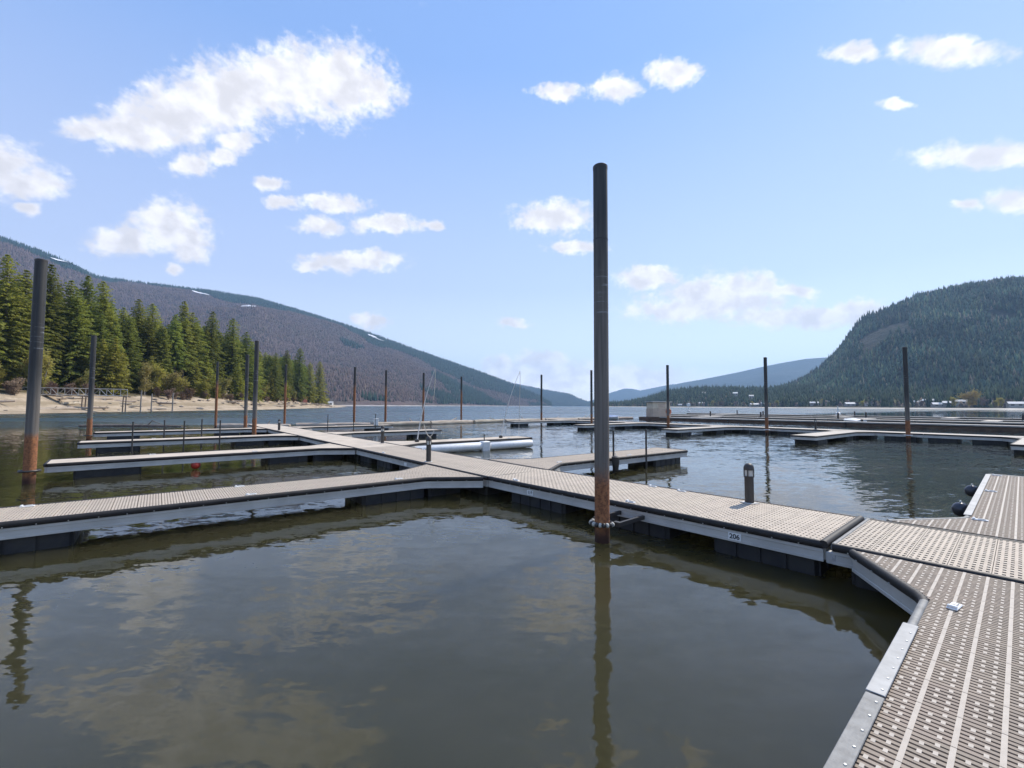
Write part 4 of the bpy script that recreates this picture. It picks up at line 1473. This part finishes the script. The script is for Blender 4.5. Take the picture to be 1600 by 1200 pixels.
for k, (x_, y_) in enumerate(((3.57, 54.2), (8.36, 47.1), (14.23, 40.9), (19.37, 34.15), (24.67, 28.0))):
    pile(x_, y_, M_pile_l, "black pile with rusty foot on the second walkway, " + ["first from its open end", "second from its open end", "third from its open end", "fourth from its open end", "fifth from its open end"][k], "piles of the second walkway")

# pile collars on the second walkway and finger tips
for k, (x_, y_, lab) in enumerate(((14.23, 40.9, "third from the second walkway's open end"), (19.37, 34.15, "fourth from the second walkway's open end"), (24.67, 28.0, "fifth from the second walkway's open end"), (-12.4, 11.62, "at the finger with the red buoy"), (-23.2, 24.7, "at the last finger by the wood"))):
    mb = MB()
    q_ = [(.19 * math.cos(a_), .19 * math.sin(a_), 0) for a_ in np.linspace(0, 6.283, 19)]
    mb.tube(q_, .03, 6, caps=False)
    o = mb.build("pile_collar", M_white if k in (1, 2) else M_dark, None, True, 50, (x_, y_, .33))
    tag(o, ("pale" if k in (1, 2) else "dark") + " ring collar round the pile " + lab, "collar")

# ------------------------------------------------------------------ fittings on the docks
def bollard_light(p, label, h=.66, rz=0.):
    t_ = thing("bollard_light", (p.x, p.y, DZ), rz, label, "lamp post")
    mb = MB()
    mb.tube([(0, 0, .012), (0, 0, h * .66)], .070, 20)
    mb.build("post", M_dark, t_, True, 40)
    MB().bbox(-.105, .105, -.105, .105, .0, .014, .004).build("base_plate", M_alu, t_)
    MB().tube([(0, 0, h * .66), (0, 0, h * .84)], .060, 20).build("lens", M_lens, t_, True, 40)
    mb = MB()
    mb.tube([(0, 0, h * .655), (0, 0, h * .68)], .079, 20)
    for a_ in (.5, 2.07, 3.64, 5.21):
        mb.tube([((.073) * math.cos(a_), (.073) * math.sin(a_), h * .66), ((.073) * math.cos(a_), (.073) * math.sin(a_), h * .86)], .010, 6)
    mb.build("lamp_guard", M_dark, t_, True, 40)
    mb = MB()
    mb.tube([(0, 0, h * .83), (0, 0, h * .88), (0, 0, h * .94), (0, 0, h * .985), (0, 0, h)], [.080, .080, .070, .045, .010], 20)
    mb.build("domed_cap", M_dark, t_, True, 50)
    return t_


bollard_light(F1_(1.58, 1.43), "dark bollard light with domed cap on the walkway numbered 206", rz=R(20))
bollard_light(F2_(.2, 3.2), "dark bollard light at the root of the tan finger that has no pile", .72)
bollard_light(F2_(1.62, 10.0), "dark bollard light on the walkway edge by the leaning whip poles", .74)
bollard_light(F2_(.18, 23.0), "short dark bollard light at the pile on the far walkway", .7)
bollard_light(F2_(BT + .3, 3.4), "dark bollard light on the second walkway behind the pale finger", .8)


def pole(p, label, group, top=1.3):
    mb = MB()
    mb.tube([(0, 0, -1.6), (0, 0, top)], .03, 10)
    mb.tube([(0, 0, top), (0, 0, top + .02)], .034, 10)
    o = mb.build("guide_pole", M_dark, None, True, 40, (p.x, p.y, 0))
    return tag(o, label, "pole", group)


for q_ in ((4.35, .60), (5.15, .58), (6.75, .52)):
    pole(F2_(*q_), "slim black guide pole at the edge of the finger beside the tall pile", "guide poles on the finger by the tall pile", 1.28)
for q_ in ((-6.7, 17.0), (-4.9, 17.15), (-3.5, 17.3), (-5.6, 19.1), (-4.1, 19.2)):
    pole(F2_(*q_), "slim black guide pole on the finger behind the one with the red buoy", "guide poles on the wood-side finger", 1.28)
for q_ in ((4.0, 26.0), (5.9, 26.0), (7.6, 26.0)):
    pole(F2_(*q_), "slim black guide pole on the finger by the log boom", "guide poles by the log boom", 1.35)

# dark fender bag tied to a guide pole
p = F2_(5.15, .50)
t_ = thing("fender_bag", (p.x, p.y, 0), 0, "dark grey fender hanging on a slim pole at the finger edge", "fender")
MB().tube([(0, 0, .05), (0, 0, .1), (0, 0, .35), (0, 0, .5), (0, 0, .53)], [.05, .085, .115, .12, .06], 14).build("body", M_dark, t_, True, 50)
MB().tube([(0, 0, .52), (0, .05, .62)], .01, 6).build("strap", M_rope, t_)
for k, x_ in enumerate((2.75, 5.35)):
    p = F1_(1.84 + x_, -1.67 + HWF + .165)
    t_ = thing("ball_fender", (p.x, p.y, .3), 0, "round dark fender ball hung on the pale edge of the grey finger", "fender", "ball fenders on the grey finger")
    mb = MB()
    rs = [(.125 * math.cos(a_), .125 * math.sin(a_)) for a_ in np.linspace(-1.45, 1.45, 12)]
    mb.tube([(0, 0, z_) for r__, z_ in rs], [r__ for r__, z_ in rs], 20)
    mb.build("ball", mat("fender_vinyl", (.05, .05, .06), .22, .3, 4.), t_, True, 80)
    MB().tube([(0, 0, .115), (0, 0, .145), (-.05, -.06, .15)], .012, 6).build("eye", M_white, t_, True, 50)

# red buoy under the second finger
p = F2_(-4.9, 9.05)
t_ = thing("red_buoy", (p.x, p.y, .14), 0, "small red buoy hanging at the waterline below a finger dock", "buoy")
rs = [(.13 * math.cos(a_), .13 * math.sin(a_)) for a_ in np.linspace(-1.45, 1.45, 10)]
MB().tube([(0, 0, z_) for r__, z_ in rs], [r__ for r__, z_ in rs], 16).build("float", M_red, t_, True, 80)
MB().tube([(0, 0, .12), (.02, .06, .3)], .012, 6).build("line", M_rope, t_)

# white pontoon lift lying in the slip
p0, p1 = F2_(2.5, 8.9), F2_(8.7, 8.55)
dv = p1 - p0
t_ = thing("pontoon_lift", (p0.x, p0.y, 0), math.atan2(dv.y, dv.x), "pair of long white pontoon tubes with a clamp in the slip", "boat lift")
Lp = dv.length
for a_, b_ in ((0, Lp * .53), (Lp * .60, Lp)):
    mb = MB()
    mb.tube([(a_, 0, .16), (a_ + .1, 0, .17), (b_ - .1, 0, .20), (b_, 0, .20)], [.10, .17, .19, .17], 18)
    mb.build("pontoon", M_white, t_, True, 50)
mb = MB()
mb.bbox(Lp * .53, Lp * .595, -.2, .16, -.1, .42, .03)
mb.build("clamp", M_white, t_)
MB().tube([(Lp * .56, 0, .4), (Lp * .56, .02, .75)], .025, 8).build("winch_post", M_dark, t_)


def whip(p, tip, label, rope):
    t_ = thing("mooring_whip", (p.x, p.y, DZ), 0, label, "mooring whip")
    MB().bbox(-.09, .09, -.07, .07, 0, .12, .02).build("base", M_dark, t_)
    tv = Vector(tip)
    q_ = [tv * k + Vector((0, 0, .0)) + Vector((tv.x, tv.y, 0)) * (k * k - k) * .5 for k in np.linspace(0, 1, 8)]
    MB().tube(q_, [.028, .026, .023, .020, .017, .014, .012, .010], 8).build("rod", M_rodw, t_, True, 50)
    e_ = q_[-1]
    MB().tube([e_, e_ + Vector((.01, .02, -.5)), e_ + Vector((-.05, .03, -rope))], .012, 6).build("line", M_rope, t_, True, 60)
    return t_


whip(F2_(3.1, 9.75), (.72, .2, 3.25), "white leaning whip pole with a hanging line beside the bollard light", 1.4)
whip(F2_(7.6, 9.6), (.95, .1, 3.35), "thin leaning whip pole at the tip of the finger with the pontoon lift", 3.2)
rp = F2_(3.6, 10.1)
mb = MB()
mb.tube([(.45 * k, .18 * k, .75 - 1.05 * k * (1.15 - k) * 1.6) for k in np.linspace(0, 1.0, 12)], .018, 6)
tag(mb.build("rope_loop", M_rope, None, True, 60, (rp.x, rp.y, DZ)), "slack loop of pale rope hanging from the whip pole", "rope")

# white canister on the far finger
p = F2_(7.7, 26.1)
t_ = thing("dock_box", (p.x, p.y, DZ), R(ANG2), "small white canister on the finger by the log boom", "canister")
MB().bbox(-.15, .15, -.12, .12, 0, .5, .03).build("body", M_white, t_)
MB().bbox(-.17, .17, -.14, .14, .5, .56, .02).build("lid", M_white, t_)

# kiosk on the breakwater
kp = F2_(54.5, 31.2)
t_ = thing("kiosk", (kp.x - .4, kp.y + .1, .48), R(8), "beige boxy kiosk on the end of the timber breakwater", "kiosk")
MB().bbox(-1.45, 1.45, -1.1, 1.1, 0, 1.25, .03).build("lower_wall", M_beige, t_)
MB().bbox(-1.40, 1.40, -1.05, 1.05, 1.255, 2.2, .03).build("upper_wall", M_beige2, t_)
MB().bbox(-1.6, 1.6, -1.25, 1.25, 2.205, 2.32, .03).build("roof", M_roof, t_)
MB().bbox(-.5, .6, -1.075, -1.04, 1.4, 2.0, .01).build("shutter", M_beige, t_)
bw2 = MB()
bw2.bbox(-2.6, 2.4, -1.25, 1.25, -.4, .47, .05)
tag(bw2.build("kiosk_float", M_timber, None, loc=(kp.x - .4, kp.y + .1, 0)), "dark timber float that carries the beige kiosk", "float").rotation_euler.z = R(8)
mb = MB()
q_ = [(.34 * math.cos(a_), 0, .34 * math.sin(a_)) for a_ in np.linspace(0, 6.283, 21)]
mb.tube(q_, .10, 8, caps=False)
lr = mb.build("life_ring", M_orange, None, True, 60, (kp.x + .82, kp.y - .95, 1.3))
lr.rotation_euler.z = R(8)
tag(lr, "orange life ring hung on the corner of the beige kiosk", "life ring")

# small things on the far docks: mooring posts, a covered boat, a channel marker, a perched bird
for (t__, s__) in ((67, 30), (67, 22), (67, 12), (80, 27), (80, 12), (98, 40), (98, 18), (98, -6)):
    p = F2_(t__, s__)
    mb = MB()
    mb.tube([(0, 0, .48), (0, 0, 1.25), (0, 0, 1.32)], [.12, .12, .05], 10)
    tag(mb.build("dock_post", M_dark, None, True, 40, (p.x, p.y, 0)), "short dark post on the float rows of the far basin", "post", "posts on the far floats")


def boat(p, rz, L_, label, hullm, coverm):
    t_ = thing("small_boat", (p.x, p.y, 0), rz, label, "boat")
    t_.scale = (.8, .8, .62)
    rings = []
    for k in np.linspace(0, 1, 9):
        wdt = .95 * (1 - (max(0, k - .45) / .55) ** 2.2) + .02
        sh_ = .62 + .25 * k * k
        x_ = L_ * (k - .5)
        rings.append([(x_, -wdt, sh_), (x_, -wdt * .85, .2), (x_, -wdt * .3, -.12), (x_, wdt * .3, -.12), (x_, wdt * .85, .2), (x_, wdt, sh_)])
    MB().loft(rings).build("hull", hullm, t_, True, 45)
    rings = []
    for k in np.linspace(0, .95, 9):
        wdt = .93 * (1 - (max(0, k - .45) / .55) ** 2.2) + .02
        sh_ = .63 + .25 * k * k
        x_ = L_ * (k - .5)
        hgt = sh_ + .30 * math.sin(math.pi * min(1, k + .12))
        rings.append([(x_, -wdt, sh_), (x_, -wdt * .5, hgt), (x_, 0, hgt + .12), (x_, wdt * .5, hgt), (x_, wdt, sh_), (x_, 0, sh_ - .05)])
    MB().loft(rings).build("cover", coverm, t_, True, 60)
    MB().bbox(-.15 - L_ / 2, .12 - L_ / 2, -.16, .16, .1, .95, .05).build("outboard_motor", M_dark, t_)
    return t_


boat(F2_(63.5, 9.5), R(ANG2 + 60), 3.2, "white covered motorboat moored behind the timber breakwater", M_white, M_white)
boat(F2_(62.0, -7.5), R(ANG2 + 80), 4.6, "low pale dinghy moored behind the timber breakwater", M_white, M_pale_flat)
boat(F2_(50, 37), R(20), 3.0, "small blue and white boat beside the kiosk float", M_white, mat("blue_cover", (.16, .24, .42), .6, .2, 2.))
for k, (a_, d_) in enumerate(((21.5, 210), (36.0, 160))):
    t_ = thing("channel_marker", (d_ * math.sin(R(a_)), d_ * math.cos(R(a_)), 0), 0, ["white square-topped channel marker on the open water", "white cone-shaped channel marker near the outer floats"][k], "marker")
    MB().tube([(0, 0, -.5), (0, 0, .4), (0, 0, .55)], [.7, .7, .3], 12).build("float", M_white, t_, True, 40)
    MB().tube([(0, 0, .5), (0, 0, 2.4)], [.2, .08], 8).build("mast", M_white, t_, True, 40)
    if k == 0:
        MB().bbox(-.75, .75, -.05, .05, 2.2, 3.4, .02).build("board", M_white, t_)
p = F2_(80, -4.)
t_ = thing("bird", (p.x, p.y, .48), 0, "black cormorant-like bird perched upright on the far float", "bird")
mb = MB()
mb.tube([(0, 0, .0), (.02, 0, .12), (.05, 0, .35), (.06, 0, .6), (.03, 0, .78), (.06, 0, .92), (.16, 0, .95)], [.03, .10, .15, .11, .05, .055, .015], 10)
mb.tube([(0, 0, .2), (-.16, 0, -.05)], [.06, .03], 8)
mb.build("body", mat("black_feathers", (.02, .02, .024), .6, .2, 8.), t_, True, 70)

# log boom: floating logs chained end to end
BP = [(-27.2, 41.), (-19, 41.5), (-12.3, 44.5), (-7.5, 50.), (-2.6, 56.), (4.5, 62.), (12.5, 68.), (20, 74)]
bp = np.array(BP)
bs = np.r_[0, np.cumsum(np.hypot(*np.diff(bp, axis=0).T))]
u_ = 0.
k = 0
while u_ < bs[-1] - 5:
    L_ = rnd.uniform(4.5, 7.5)
    a_ = Vector((float(np.interp(u_, bs, bp[:, 0])), float(np.interp(u_, bs, bp[:, 1]))))
    b_ = Vector((float(np.interp(u_ + L_, bs, bp[:, 0])), float(np.interp(u_ + L_, bs, bp[:, 1]))))
    d_ = b_ - a_
    for row in range(2 if 18 < u_ < 75 else 1):
        mb = MB()
        r0 = rnd.uniform(.22, .32)
        l2 = d_.length * rnd.uniform(.9, .98)
        mb.tube([(l2 * (t__ - .5), .06 * math.sin(t__ * 4 + k), .02 * math.sin(t__ * 9 + k)) for t__ in np.linspace(0, 1, 6)], [r0 * q for q in (.96, 1, 1, .97, .93, .88)], 10)
        if rnd.random() < .5:
            mb.tube([(rnd.uniform(-1.5, 1.5), 0, .1), (rnd.uniform(-1.5, 1.5), .1, .55)], [.06, .03], 5)
        c = (a_ + b_) / 2 + Vector((-d_.y, d_.x)).normalized() * (row * .75 + rnd.uniform(-.1, .1))
        o = mb.build("boom_log", M_log, None, True, 50, (c.x, c.y, .10 + rnd.uniform(-.03, .05)))
        o.rotation_euler.z = math.atan2(d_.y, d_.x) + rnd.uniform(-.04, .04)
        tag(o, "bleached floating log in the log boom beyond the docks", "log", "logs of the boom")
        k += 1
    u_ += L_ * .99
# loose dark drift log among the left fingers
for x_, y_, rz, lab in ((-34.5, 41.0, .1, "dark waterlogged log drifting behind the wood-side fingers"),):
    mb = MB()
    mb.tube([(-4.5, 0, 0), (-1, .1, .03), (2, .05, .0), (4.2, -.1, -.02)], [.13, .15, .14, .08], 9)
    mb.tube([(1.2, 0, .1), (1.5, .1, .5), (2.2, .1, .2)], [.05, .04, .02], 5)
    o = mb.build("drift_log", M_bark, None, True, 50, (x_, y_, .06))
    o.rotation_euler.z = rz
    tag(o, lab, "log")

# ------------------------------------------------------------------ haze: pale air over the whole valley
mh = bpy.data.materials.new("valley_haze")
mh.use_nodes = True
th = NT(mh.node_tree)
th.n.remove(th.n['Principled BSDF'])
pv = th.n.new('ShaderNodeVolumePrincipled')
pv.inputs['Color'].default_value = (.43, .67, 1., 1)
pv.inputs['Density'].default_value = 1.1e-4
pv.inputs['Anisotropy'].default_value = .25
th.l.new(pv.outputs[0], th.n['Material Output'].inputs['Volume'])
mb = MB()
mb.box(-9500, 9500, -3300, 9800, -5, 880)
hz = mb.build("haze", mh)
tag(hz, kind='stuff')
